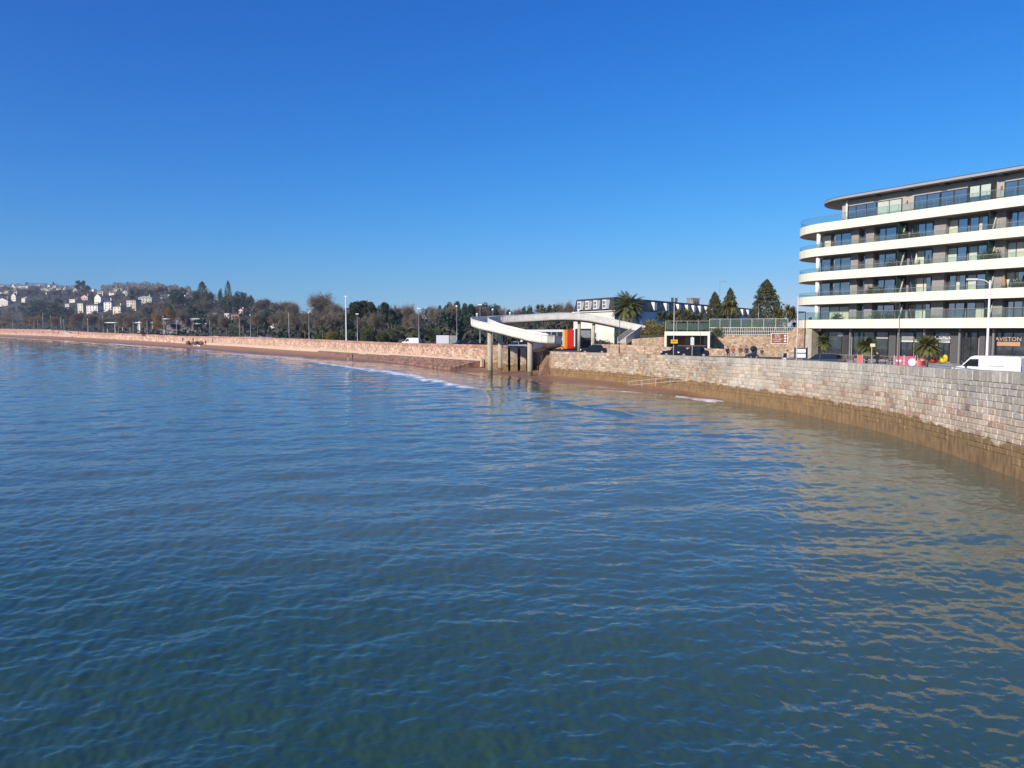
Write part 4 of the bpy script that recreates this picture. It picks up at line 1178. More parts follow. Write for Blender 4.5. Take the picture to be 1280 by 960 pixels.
def tree_meshes(kind, var, detail):
    key = (kind, var, detail)
    if key in TM: return TM[key]
    sd = var * 17 + len(kind)
    if kind in ('bare', 'bare_orange'):
        V, Fq, V2, F2 = bare_mesh(sd, {0: 900, 1: 2400, 2: 3000}[detail], {0: .0060, 1: .0042, 2: .0034}[detail])
        m = M_twigor if kind == 'bare_orange' else M_twig
        TM[key] = (np_mesh('trunk', V, Fq, M_bark), np_mesh('crown', V2, F2, m))
        return TM[key]
    n = {0: 420, 1: 1700, 2: 11000}[detail]; size = {0: .050, 1: .028, 2: .018}[detail]
    mm = {'conifer': M_conif, 'round': M_ever, 'column': M_ever, 'pine': M_pine, 'bush': M_hedge, 'olive_bush': M_olive}[kind]
    cr = crown_mesh('crown', 'bush' if kind == 'olive_bush' else kind, sd, n, size, mm)
    t = MB(); hgt = {'conifer': .9, 'round': .7, 'column': .8, 'pine': .82, 'bush': .4, 'olive_bush': .4}[kind]
    r = {'pine': .022, 'bush': .02}.get(kind, .03)
    rnd_ = random.Random(sd)
    t.tube([(0, 0, -.02), (.01, .01, hgt * .4), (rnd_.uniform(-.03, .03), rnd_.uniform(-.03, .03), hgt)], [r, r * .75, r * .3], 7)
    for i in range(7 if kind != 'conifer' else 3):
        a = rnd_.uniform(0, 6.28); z = hgt * rnd_.uniform(.45, .8); l = rnd_.uniform(.15, .30)
        t.tube([(0, 0, z), (math.cos(a) * l * .5, math.sin(a) * l * .5, z + .06), (math.cos(a) * l, math.sin(a) * l, z + .14)], [r * .5, r * .35, r * .12], 5)
    TM[key] = (t.mesh('trunk', M_bark, True), cr)
    return TM[key]
def tree(name, kind, loc, hgt, wid, label, cat='tree', group=None, detail=1, var=None, rz=None):
    var = rnd.randrange(5) if var is None else var
    a, b = tree_meshes(kind, var, detail)
    o = thing(name, loc, rz if rz is not None else rnd.uniform(0, 6.28), label, cat, group)
    o.scale = (wid, wid, hgt)
    link('trunk', a, o); link('crown', b, o)
    return o
def tree_px(name, kind, x, ytop, wpx, Y, label, cat='tree', group=None, detail=1, sink=0.0, gz=None, **k):
    gz = land_at(ray(x, YH)[0] * Y, Y) if gz is None else gz
    p = P(x, 400, Y); top = Zp(ytop, Y)
    return tree(name, kind, (p.x, Y, gz - sink), max(top - gz + sink, 1.0), wpx * Y / FP, label, cat, group, detail, **k)
# palms --------------------------------------------------------------
def fronds(rs, n, L, droop, el0, el1, w_, m, name, leaflets=26):
    """feather fronds: an arching rib with real leaflets"""
    V, Fq = [], []
    for i in range(n):
        th = rs.uniform(0, 6.283); el = rs.uniform(el0, el1); l = L * rs.uniform(.8, 1.05)
        p = np.array([0., 0, 0]); steps = leaflets; pts = []
        for k in range(steps + 1):
            t = k / steps; e = el - droop * t * (1.1 - .4 * math.sin(el))
            d = np.array([math.cos(th) * math.cos(e), math.sin(th) * math.cos(e), math.sin(e)])
            pts.append((p.copy(), d)); p = p + d * l / steps
        side = np.array([-math.sin(th), math.cos(th), 0])
        for k in range(2, steps + 1):
            q, d = pts[k]; t = k / steps
            ll = w_ * (math.sin(math.pi * min(1, t * .9 + .1)) * .8 + .25)
            up = np.cross(side, d)
            for s in (-1, 1):
                tip = q + side * s * ll * .85 + d * ll * .6 + up * ll * .1 - np.array([0, 0, ll * .25])
                wd = d * l / steps * .42
                b = len(V); V += [q - wd, q + wd, tip + wd * .2, tip - wd * .2]; Fq.append((b, b + 1, b + 2, b + 3))
        for k in range(steps):
            q, d = pts[k]; q2, _ = pts[k + 1]; r = L * .006
            b = len(V); V += [q - side * r, q + side * r, q2 + side * r, q2 - side * r]; Fq.append((b, b + 1, b + 2, b + 3))
    return np_mesh(name, np.array(V), np.array(Fq), m)
def date_palm(x, ytop, Y, trunk_h, L, label, n=70, cat='palm tree', gz=None, group=None, dry=14):
    gz = land_at(ray(x, YH)[0] * Y, Y) if gz is None else gz
    p = P(x, 400, Y); top = Zp(ytop, Y)
    rs = np.random.RandomState(int(x))
    o = thing('palm_tree', (p.x, Y, gz), 0, label, cat, group)
    ch = top - L * .80 - gz
    MB().tube([(0, 0, 0), (.02, 0, ch * .5), (0, .02, ch), (0, 0, ch + .25)], [L * .1, L * .085, L * .10, L * .05], 9).build('trunk', M_bark, o, smooth=True)
    link('crown', fronds(rs, n, L, 1.35, -.25, 1.45, L * .17, M_palm, 'crown'), o, (0, 0, ch + .2))
    if dry: link('dry_fronds', fronds(rs, dry, L * .6, .9, -1.0, -.3, L * .13, M_palmd, 'dry_fronds', 14), o, (0, 0, ch + .1))
    return o
def fan_head(rs, n, L, m, name):
    V, Fq = [], []
    for i in range(n):
        th, el = rs.uniform(0, 6.283), rs.uniform(-.9, 1.5)
        d = np.array([math.cos(th) * math.cos(el), math.sin(th) * math.cos(el), math.sin(el)]); s = np.array([-math.sin(th), math.cos(th), 0])
        l = L * rs.uniform(.7, 1.05); w_ = L * .045
        a = d * l * .5; b = d * l - np.array([0, 0, l * .22])
        k = len(V); V += [s * w_ * .5, -s * w_ * .5, a - s * w_, a + s * w_, b - s * w_ * .15, b + s * w_ * .15]
        Fq += [(k, k + 1, k + 2, k + 3), (k + 3, k + 2, k + 4, k + 5)]
    return np_mesh(name, np.array(V), np.array(Fq), m)
def cabbage_palm(x, ytop, Y, label, heads=5, spread=1.6, L=1.2, gz=None, group=None, name='cabbage_palm'):
    gz = land_at(ray(x, YH)[0] * Y, Y) if gz is None else gz
    p = P(x, 400, Y); top = Zp(ytop, Y); rs = np.random.RandomState(int(x) + 5)
    o = thing(name, (p.x, Y, gz), rs.uniform(0, 6), label, 'palm tree', group)
    hh = top - gz - L * .8; t = MB(); fork = hh * .5
    t.tube([(0, 0, 0), (0, 0, fork)], [.18, .15], 7); tips = []
    for i in range(heads):
        a = 6.283 * i / heads + rs.uniform(-.3, .3); r = spread * rs.uniform(.4, 1) if heads > 1 else 0; z = hh * (rs.uniform(.75, 1.0) if i else 1.0)
        t.tube([(0, 0, fork - .1), (math.cos(a) * r * .7, math.sin(a) * r * .7, (fork + z) / 2), (math.cos(a) * r, math.sin(a) * r, z)], [.13, .10, .08], 6)
        tips.append((math.cos(a) * r, math.sin(a) * r, z))
    t.build('trunk', M_bark, o, smooth=True)
    for i, q in enumerate(tips): link('crown', fan_head(rs, 130, L, M_palm if i % 3 else M_olive, 'crown'), o, q)
    return o
# big date palm by the hotel
date_palm(785, 365.5, 158, 4, 4.3, 'large feathery date palm standing in front of the white hotel', n=120, gz=4.2)
# palms in front of the shopfronts
date_palm(1031, 420, 96, 1.4, 1.35, 'small bushy palm in front of the leftmost shop window', n=120, gz=GZ, dry=50, group='small palms before the shopfronts')
date_palm(1085, 422.5, 87, 1.4, 1.6, 'small bushy palm behind the road sign, between the other two shopfront palms', n=130, gz=GZ, dry=60, group='small palms before the shopfronts')
date_palm(1160.5, 420.5, 76, 1.6, 1.65, 'small bushy palm behind the red barrier banners', n=150, gz=GZ, dry=70, group='small palms before the shopfronts')
# trees on the garden terrace
tree_px('conifer_tree', 'conifer', 957.5, 349.5, 42, 150, 'broad dark conifer, largest of the three beside the apartment block', detail=2, var=1, gz=6.6)
tree_px('conifer_tree', 'conifer', 912, 360, 25, 165, 'narrow dark conifer behind the yellow green cabbage palm', detail=2, var=2, gz=6.6)
tree_px('conifer_tree', 'conifer', 893, 365, 27, 160, 'narrow dark conifer left of the tall lamp behind the terrace', detail=2, var=3, gz=6.6)
cabbage_palm(912, 374, 135, 'yellow green cabbage palm standing before a narrow conifer', 5, 1.3, 1.5, gz=6.6)
cabbage_palm(984, 379, 132, 'olive green cabbage palm right of the broad conifer', 7, 2.0, 1.5, gz=6.6)
cabbage_palm(1001, 398, 135, 'low cabbage palm glimpsed behind the left end of the apartment block', 4, 1.2, 1.2, gz=6.6)
cabbage_palm(852, 384, 150, 'leafy cabbage palm above the left half of the shelter roof', 6, 2.2, 1.8, gz=6.6)
cabbage_palm(868, 389, 145, 'leafy cabbage palm above the right half of the shelter roof', 5, 1.8, 1.6, gz=6.6)
cabbage_palm(835, 387, 145, 'cabbage palm at the left end of the shelter beside the flagpole', 5, 1.8, 1.5, gz=6.6)
cabbage_palm(679, 379, 190, 'cabbage palm rising behind the high arm of the footbridge', 5, 1.7, 1.7)
rnd = random.Random(21)
for x, yt, wd, Y, k, lab in ((822, 396, 34, 136, 'olive_bush', 'yellow green shrub left of the cream shelter'), (810, 406, 28, 138, 'olive_bush', 'low yellow shrub at the end of the footbridge landing'),
        (833, 399, 26, 137, 'olive_bush', 'green shrub against the left end of the shelter'), (800, 424, 7, 139, 'bush', 'small green shrub on the low wall below the footbridge landing'),
        (815, 389, 24, 152, 'olive_bush', 'tall yellow green shrub in front of the hotel wing, left of the flagpole'), (842, 388, 30, 155, 'bush', 'tall green shrub behind the left half of the shelter screen'), (860, 391, 28, 152, 'olive_bush', 'tall olive shrub between the two cabbage palms above the shelter'), (879, 392, 26, 154, 'bush', 'tall green shrub left of the narrow conifer'), (802, 398, 22, 150, 'bush', 'green shrub right of the big date palm crown'),
        (744, 418, 12, 156, 'bush', 'green shrub below the footbridge beside the dark bus'), (757, 421, 22, 158, 'bush', 'wide green shrub under the footbridge near the hotel'),
        (886, 402, 16, 126.5, 'bush', 'dark green bush at the right end of the shelter roof'), (897, 404, 14, 122.9, 'bush', 'bush growing out of the retaining wall right of the shelter'),
        (940, 395, 22, 136, 'olive_bush', 'olive bush below the broad conifer behind the slat fence'), (925, 398, 22, 138, 'bush', 'green bush between the two darker conifers behind the fence'),
        (965, 399, 26, 134, 'bush', 'wide green bush behind the right half of the slat fence'), (875, 401, 24, 136, 'bush', 'green bush behind the glass screen of the shelter roof'),
        (850, 402, 24, 137, 'bush', 'dark bush behind the glass screen, above the yellow sign'), (905, 400, 20, 140, 'bush', 'green bush under the yellow green cabbage palm'),
        (983, 405, 16, 122, 'olive_bush', 'small reddish green bush left of the apartment block end'), (1003, 404, 26, 124, 'bush', 'green bush behind the sloping sandy wall'),
        (775, 403, 22, 162, 'bush', 'green shrubbery at the foot of the big date palm'), (796, 404, 20, 160, 'bush', 'green shrub right of the date palm trunk')):
    tree_px('shrub', k, x, yt, wd, Y, lab, 'shrub', 'shrubs on the terrace and by the hotel', detail=1, gz=(6.5 if yt < 409 and x > 800 else 3.6))
for i, (x, yt, wd, Y) in enumerate(((640, 402, 26, 210), (660, 405, 22, 200), (680, 404, 26, 205), (700, 406, 24, 200), (718, 405, 24, 205), (735, 406, 22, 200), (622, 401, 24, 215))):
    tree_px('shrub', 'bush', x, yt, wd, Y, 'green hedge shrub under the high arm of the footbridge, %s from the left' % ordinal(i), 'shrub', 'hedge shrubs behind the footbridge')
# trees behind the promenade, hand placed: x, top, width px, distance, kind, label
PL = [(455, 371, 40, 300, 'pine', 'big dark umbrella pine, left of the pair behind the white lamp mast'), (489, 373, 32, 300, 'pine', 'big dark umbrella pine, right of the pair behind the promenade'),
      (441, 382, 22, 300, 'round', 'dark evergreen just right of the white lamp mast'), (560, 378, 22, 330, 'column', 'tall dark evergreen left of the footbridge, leftmost of three'),
      (572, 377, 18, 325, 'column', 'tall dark evergreen in the middle of three left of the footbridge'), (586, 374, 22, 320, 'round', 'rounded dark evergreen nearest the footbridge loop'),
      (536, 380, 22, 560, 'round', 'distant dark evergreen behind the white flat roofed house'), (606, 373, 22, 600, 'round', 'distant dark evergreen above the footbridge loop'),
      (618, 375, 18, 620, 'round', 'distant rounded evergreen right of the footbridge loop'), (663, 380, 14, 600, 'column', 'distant dark pointed evergreen above the footbridge arm'),
      (655, 383, 12, 600, 'column', 'distant narrow evergreen left of the cabbage palm behind the bridge'),
      (254, 352, 20, 900, 'conifer', 'tall dark conifer breaking the skyline above the bare hillside'), (246, 362, 16, 880, 'column', 'dark conifer left of the tall skyline conifer'),
      (264, 364, 14, 890, 'column', 'dark conifer right of the tall skyline conifer'), (286, 351, 12, 950, 'conifer', 'slim pointed conifer standing highest on the middle skyline'),
      (276, 361, 10, 940, 'column', 'short dark conifer left of the slim pointed one'), (301, 361, 20, 900, 'round', 'broad dark evergreen right of the slim pointed conifer'),
      (223, 357, 30, 850, 'round', 'massive dark evergreen on the left of the middle hill'), (221, 372, 26, 780, 'column', 'dark evergreen column below the massive evergreen'),
      (241, 372, 16, 760, 'column', 'dark cypress on the slope right of the massive evergreen'), (295, 372, 20, 780, 'column', 'dark evergreen on the slope beneath the broad evergreen'),
      (313, 368, 14, 900, 'round', 'dark evergreen on the skyline left of the descending ridge'), (102, 348, 14, 1500, 'pine', 'lone umbrella pine on the far left skyline'),
      (108, 355, 14, 1480, 'pine', 'dark pine beneath the lone skyline umbrella pine'), (50, 371, 34, 1100, 'round', 'large blue green evergreen on the far left slope'),
      (66, 374, 30, 1050, 'round', 'large dark evergreen right of the blue green one on the far left slope'), (82, 380, 24, 1000, 'round', 'dark evergreen left of the tall cream villa'),
      (40, 385, 22, 1050, 'round', 'dark evergreen under the far left white villas'), (150, 373, 22, 1200, 'round', 'dark rounded evergreen between the hillside villas'),
      (193, 362, 18, 1300, 'column', 'dark evergreen above the broad roofed villa'), (172, 364, 20, 1350, 'round', 'dark evergreen on the ridge left of the broad roofed villa'),
      (401, 368, 52, 420, 'bare', 'large bare tree with spreading crown on the middle skyline'), (424, 383, 26, 400, 'bare', 'bare tree left of the white lamp mast'),
      (510, 382, 30, 330, 'bare', 'bare pale branched tree right of the umbrella pines'), (545, 385, 24, 380, 'bare', 'bare tree between the white house and the evergreens'),
      (600, 384, 24, 330, 'bare', 'bare brown tree behind the footbridge loop'), (625, 386, 26, 360, 'bare', 'bare brown tree behind the loop, right of the lamp post'),
      (645, 388, 26, 380, 'bare', 'bare tree below the distant tiled houses'), (705, 380, 30, 420, 'bare', 'reddish bare tree left of the hotel roof'),
      (468, 392, 26, 270, 'bare', 'pale brown bare bush like tree below the left umbrella pine'), (523, 392, 20, 260, 'bare', 'bare tree with pale trunk behind the white van'),
      (355, 377, 34, 620, 'bare', 'bare brown tree on the slope behind the dark flagpole'), (330, 374, 30, 700, 'bare', 'bare brown tree below the descending ridge'),
      (372, 381, 26, 560, 'bare', 'bare tree beside the tan villa'), (460, 402, 26, 245, 'bush', 'dark rounded hedge tree below the left umbrella pine'),
      (495, 401, 30, 240, 'bush', 'largest rounded dark hedge tree behind the promenade wall'), (432, 404, 22, 255, 'bush', 'rounded hedge tree beside the white lamp mast'),
      (478, 407, 18, 238, 'bush', 'small hedge tree between the two larger rounded ones'), (540, 403, 22, 235, 'bush', 'hedge tree left of the white box trailer'),
      (575, 406, 24, 232, 'olive_bush', 'olive hedge tree right of the white box trailer'), (595, 408, 22, 232, 'bush', 'dark hedge tree just left of the footbridge columns'),
      (415, 408, 22, 260, 'olive_bush', 'olive shrub tree behind the promenade, left of the hedge trees'), (402, 411, 18, 262, 'bush', 'low green shrub beside the small palms'),
      (520, 408, 18, 236, 'olive_bush', 'olive shrub behind the parked white van'), (557, 404, 20, 250, 'olive_bush', 'yellow green tree above the white box trailer')]
for x, yt, wd, Y, k, lab in PL:
    nm = {'pine': 'pine_tree', 'round': 'evergreen_tree', 'column': 'evergreen_tree', 'conifer': 'conifer_tree', 'bare': 'bare_tree', 'bush': 'hedge_tree', 'olive_bush': 'hedge_tree'}[k]
    tree_px(nm, k, x, yt, wd, Y, lab, detail=2 if Y < 450 else 1)
for i, (x, yt) in enumerate(((381, 404), (403, 404.5))):
    date_palm(x, yt, 250, 2, 2.2, 'small palm behind the promenade, %s of the two' % ['left', 'right'][i], n=34, dry=0)
for i, (x, yt, wd, Y, k) in enumerate(((9, 394, 24, 1010, 'bare_orange'), (30, 397, 16, 1000, 'bare_orange'), (42, 395.5, 26, 900, 'bare_orange'), (71, 397, 18, 760, 'bare_orange'), (100, 392, 26, 640, 'bare'), (117, 393, 20, 600, 'bare'),
        (133, 397, 18, 560, 'bare'), (148, 392, 26, 540, 'bare'), (166, 395, 20, 520, 'bare'), (187, 396, 18, 500, 'bare'), (207, 385, 30, 470, 'bare_orange'), (228, 390, 24, 440, 'bare'), (264, 392, 26, 400, 'bare'),
        (283, 394, 22, 390, 'bare'), (300, 396, 22, 380, 'bare'), (322, 392, 26, 370, 'bare'), (345, 390, 26, 360, 'bare'), (368, 393, 24, 350, 'bare'), (387, 390, 24, 340, 'bare'))):
    lab = '%s bare rounded tree, %s from the left in the row behind the promenade' % ('orange brown' if k == 'bare_orange' else 'grey brown', ordinal(i))
    tree_px('bare_tree', k, x, yt, wd, Y, lab, group='row of bare trees behind the promenade', detail=1)
rs0 = np.random.RandomState(41)
HS = [(6, 382, 14, 9, 'white', 'slate', 'gable', 'white gabled villa at the far left edge of the hillside'), (20, 376, 8, 9, 'cream', 'brown', 'gable', 'cream gabled house right of the leftmost white villa'),
      (32, 378, 7, 6, 'cream', 'pale', 'hip', 'small pale house third from the left on the lower slope'), (85, 386, 5, 6, 'white', 'pale', 'flat', 'small white cube like house left of the tall cream villa'),
      (95, 378, 12, 4, 'cream', 'brown', 'hip', 'long low cream house above the tall cream villa'), (103, 391, 8, 11, 'cream', 'pale', 'flat', 'tall cream villa block among dark trees'),
      (108, 375, 9, 6, 'pink', 'brown', 'gable', 'pink and white gabled house left of the big white gabled villa'), (119, 391, 15, 11, 'white', 'slate', 'hip', 'wide blue shaded villa right of the tall cream block'),
      (127, 380, 13, 12, 'white', 'brown', 'gable', 'big white gabled villa with tall chimney in the middle of the villas'), (137, 388, 10, 12, 'white', 'slate', 'hip', 'shaded blue white villa below the big gabled villa'),
      (149, 391, 11, 9, 'cream', 'brown', 'hip', 'cream villa above the long pavilion'), (163, 383, 7, 7, 'white', 'pale', 'flat', 'white block above the cream villa'), (171, 388, 9, 13, 'tan', 'slate', 'flat', 'tall tan stone villa in the middle slope'),
      (183, 379, 16, 8, 'cream', 'pale', 'hip', 'broad roofed cream villa right of the tall tan one'), (143, 370, 8, 4, 'white', 'slate', 'hip', 'small white house high above the villas'), (150, 363, 12, 3, 'white', 'slate', 'hip', 'long white terrace below the ridge wood'),
      (158, 367, 5, 4, 'white', 'brown', 'gable', 'small white gabled house below the ridge wood'), (205, 373, 7, 5, 'white', 'slate', 'flat', 'small white house left of the massive evergreen'), (212, 373, 9, 6, 'tan', 'slate', 'hip', 'tan house left of the massive evergreen'),
      (233, 373, 6, 5, 'white', 'slate', 'gable', 'white gabled house half hidden right of the massive evergreen'), (238, 371, 4, 4, 'cream', 'slate', 'hip', 'tiny cream house right of the massive evergreen'),
      (275, 375, 7, 7, 'white', 'brown', 'gable', 'white gabled house below the slim pointed conifer'), (279, 370, 5, 3, 'white', 'pale', 'flat', 'small white flat roofed house above the gabled one'), (267, 371, 4, 5, 'pink', 'brown', 'hip', 'tiny pink house beneath the skyline conifers'),
      (303, 392, 7, 6, 'pink', 'brown', 'gable', 'pinkish gabled house at the foot of the middle hill'), (271, 395, 7, 3, 'white', 'pale', 'flat', 'low white flat roofed house behind the pavilion'),
      (286, 398, 8, 6, 'white', 'pale', 'flat', 'white and glass modern house behind the promenade trees'), (296, 399, 11, 6, 'brick', 'slate', 'flat', 'low brick block right of the modern white house'),
      (317, 388, 5, 4, 'white', 'slate', 'hip', 'small white house on the middle slope'), (340, 415, 9, 8, 'cream', 'brown', 'gable', 'cream gabled house low behind the parked cars'), (364, 393, 9, 9, 'tan', 'pale', 'hip', 'tan villa with pale roof behind the dark flagpole'),
      (366, 380, 6, 4, 'white', 'slate', 'gable', 'white gabled house high on the descending ridge'), (372, 400, 5, 3, 'cream', 'slate', 'hip', 'tiny cream house below the tan villa'), (534, 403, 15, 8, 'white', 'pale', 'flat', 'white flat roofed modern house between the bare trees'),
      (541, 405, 9, 5, 'cream', 'slate', 'hip', 'cream wing of houses right of the white modern house'), (519, 389, 5, 4, 'white', 'slate', 'hip', 'tiny white house right of the umbrella pines'), (648, 389, 12, 6, 'pink', 'brown', 'hip', 'pink walled tiled house above the footbridge arm'),
      (637, 392, 9, 5, 'white', 'brown', 'hip', 'white tiled house left of the pink one above the footbridge'), (670, 390, 6, 4, 'white', 'slate', 'hip', 'small white house left of the cabbage palm behind the bridge'), (405, 381, 5, 4, 'cream', 'slate', 'hip', 'cream house glimpsed in the big bare tree'),
      (386, 395, 5, 4, 'white', 'slate', 'hip', 'small white house right of the tan villa')]
TINY = []
for i in range(62):
    _x = rs0.uniform(-10, 112) if i < 46 else rs0.uniform(112, 165); _y = rs0.uniform(355, 364) + (_x > 60) * 1.5 if i < 46 else rs0.uniform(362, 371)
    TINY.append((_x, _y + (6 if i % 7 == 0 else 0), rs0.uniform(3.2, 6), rs0.uniform(2.4, 3.6)))
CLEAR = [(h[0], h[1], h[2], h[3], hill_hit(h[0], h[1]).y) for h in HS] + [(t[0], t[1], t[2], t[3], hill_hit(t[0], t[1]).y) for t in TINY]
# wooded hillside: scattered trees, farthest and smallest
rs = np.random.RandomState(5); cnt = {'bare': 0, 'ever': 0}
for i in range(620):
    x = rs.uniform(-25, 720) if i < 560 else rs.uniform(20, 120)
    u = ray(x, YH)[0]
    y0 = float(flat0(u)); yr = float(np.interp(u, _ru, _ry))
    t = rs.uniform(0, 1) ** .75
    Y = y0 * 1.02 + (yr * 1.0 - y0) * t
    z = float(land(u, Y)); h = rs.uniform(10, 18)
    if x > 320: h *= .72
    if t > .93: h *= .75
    ever = rs.uniform() < (.78 if 20 < x < 120 else .54)
    pyb = CY - FP * math.tan(math.atan2(z - HC, Y) + PITCH); pyt = CY - FP * math.tan(math.atan2(z + h - HC, Y) + PITCH); hw = h * .5 * FP / Y
    if any(Y < q[4] and abs(x - q[0]) < hw * .75 + q[2] * .4 and pyt < q[1] - q[3] * .35 and pyb > q[1] - q[3] for q in CLEAR): continue
    far = 'upper' if t > .66 else ('middle' if t > .33 else 'lower')
    if ever:
        kd = ['round', 'round', 'column', 'conifer', 'pine'][rs.randint(5)]
        tree('evergreen_tree', kd, (u * Y, Y, z - .5), h * 1.15, h * (.95 if kd == 'round' else .6 if kd != 'pine' else .9), 'dark evergreen among the scattered trees of the %s wooded hillside' % far, group='evergreens on the %s hillside' % far, detail=0)
    else:
        tree('bare_tree', 'bare', (u * Y, Y, z - .5), h, h * rs.uniform(.95, 1.25), 'bare brown winter tree on the %s wooded hillside' % far, group='bare trees on the %s hillside' % far, detail=0)
# far wood along the ridge that reads as one mass
def ridge_wood():
    rs = np.random.RandomState(9); c = []
    N = 15000
    x = rs.choice([0, 1, 2], N, p=[.3, .5, .2])
    xx = np.where(x == 0, rs.uniform(-40, 110, N), np.where(x == 1, rs.uniform(128, 262, N), rs.uniform(110, 330, N)))
    for xi in xx:
        u = ray(xi, YH)[0]; yr = float(np.interp(u, _ru, _ry)); Y = yr * rs.uniform(.93, 1.04)
        hh = 12 * (1 + .12 * math.sin(xi * .35) + .08 * math.sin(xi * .83)) * (1.25 if 128 < xi < 240 else .75)
        c.append((u * Y, Y, float(land(u, Y)) + rs.uniform(0, 1) ** .7 * hh))
    V, Fq = leaf_cloud(rs, np.array(c), 1.1)
    tag(link('far_wood', np_mesh('far_wood', V, Fq, M_twig)), 'hazy brown winter wood along the far ridge', 'wood', kind='stuff')
ridge_wood()
# low scrub over the hillside
def scrub():
    rs = np.random.RandomState(19); c = []
    for _ in range(26000):
        x = rs.uniform(-60, 760); u = ray(x, YH)[0]; y0 = float(flat0(u)); yr = float(np.interp(u, _ru, _ry)); t = rs.uniform(0, 1)
        Y = y0 * .98 + (yr - y0) * t; c.append((u * Y, Y, float(land(u, Y)) + rs.uniform(0, 3.5)))
    V, Fq = leaf_cloud(rs, np.array(c), 1.1)
    tag(link('hillside_scrub', np_mesh('hillside_scrub', V, Fq, leafmat('scrub_leaf', (.014, .026, .014), (.060, .062, .036)))), 'dull green and brown scrub between the hillside trees', 'scrub', kind='stuff')
scrub()

# ================================================================== HOUSES ON THE HILL
HW = {'white': mat('house_white', (.82, .77, .68), .7, var=.05), 'cream': mat('house_cream', (.72, .66, .50), .7, var=.06), 'tan': mat('house_tan', (.46, .38, .28), .8, var=.1), 'pink': mat('house_pink', (.66, .46, .40), .7, var=.06), 'brick': mat('house_brick', (.36, .17, .11), .8, var=.1)}
HR = {'slate': mat('house_slate', (.10, .10, .11), .7, var=.2), 'brown': mat('house_brown_roof', (.20, .12, .09), .8, var=.2), 'pale': mat('house_pale_roof', (.55, .53, .48), .6, var=.1)}
M_hwin = mat('house_window', (.05, .055, .065), .15, var=.2)
def house(x, y, wpx, hpx, wall, roof, style, label, rz=None, group='houses on the hillside'):
    p = hill_hit(x, y); k = p.y / FP; w_, h_ = wpx * k, hpx * k
    d = w_ * .8
    rz = rz if rz is not None else rnd.uniform(-.6, .25)
    o = thing('house', (p.x, p.y, p.z - 1), rz, label, 'house', group)
    w_ /= (math.cos(rz) + .35 * abs(math.sin(rz)))
    rh = h_ * (.38 if style == 'gable' else .22); wh = h_ - rh + 1
    if style == 'flat': rh, wh = h_ * .1, h_ * .9 + 1
    MB().bb(-w_ / 2, w_ / 2, -d / 2, d / 2, -1.5, wh).build('wall', HW[wall], o)
    m = MB(); e = .35
    if style == 'gable':       # gable facing the viewer
        m2 = MB(); m2.side([(-w_ / 2, wh), (w_ / 2, wh), (0, wh + rh)], -d / 2, d / 2); m2.build('gable', HW[wall], o)
        for s in (-1, 1):
            m.add([(0, -d / 2 - e, wh + rh + .05), (s * (w_ / 2 + e), -d / 2 - e, wh - .15), (s * (w_ / 2 + e), d / 2 + e, wh - .15), (0, d / 2 + e, wh + rh + .05),
                   (0, -d / 2 - e, wh + rh + .35), (s * (w_ / 2 + e), -d / 2 - e, wh + .1), (s * (w_ / 2 + e), d / 2 + e, wh + .1), (0, d / 2 + e, wh + rh + .35)],
                  [(0, 1, 2, 3), (7, 6, 5, 4), (0, 4, 5, 1), (1, 5, 6, 2), (2, 6, 7, 3), (3, 7, 4, 0)])
    elif style == 'hip':
        m.add([(-w_ / 2 - e, -d / 2 - e, wh), (w_ / 2 + e, -d / 2 - e, wh), (w_ / 2 + e, d / 2 + e, wh), (-w_ / 2 - e, d / 2 + e, wh), (-w_ * .22, 0, wh + rh), (w_ * .22, 0, wh + rh)],
              [(3, 2, 1, 0), (0, 1, 5, 4), (1, 2, 5), (2, 3, 4, 5), (3, 0, 4)])
    else: m.bb(-w_ / 2 - .3, w_ / 2 + .3, -d / 2 - .3, d / 2 + .3, wh, wh + rh)
    r = m.build('roof', HR[roof], o)
    if style != 'flat' and wpx > 4: MB().bb(w_ * .25 - .5, w_ * .25 + .5, -.5, .5, wh, wh + rh + h_ * .22 + .3).build('chimney', HW[wall], r)
    if wpx >= 5:
        nx = max(2, int(w_ / 3.6)); nz = max(1, int((wh - 1) / 3.1))
        if nx * nz < 22:
            for i in range(nx):
                for j in range(nz):
                    xx = w_ * ((i + .5) / nx - .5); zz_ = 1.0 + (wh - 1) * (j + .5) / nz
                    MB().bb(xx - .55, xx + .55, -d / 2 - .08, -d / 2 + .05, zz_ - .8, zz_ + .8).build('window', M_hwin, o)
    return o
rnd = random.Random(77)
for h in HS: house(*h)
for x, y, tw_, th_ in TINY:
    house(x, y, tw_, th_, ['white', 'white', 'cream', 'pink'][rs.randint(4)], ['slate', 'brown', 'pale'][rs.randint(3)], ['hip', 'gable', 'hip'][rs.randint(3)],
          'small pale house among the many rooftops high on the far left ridge', group='tiny houses on the far ridge')
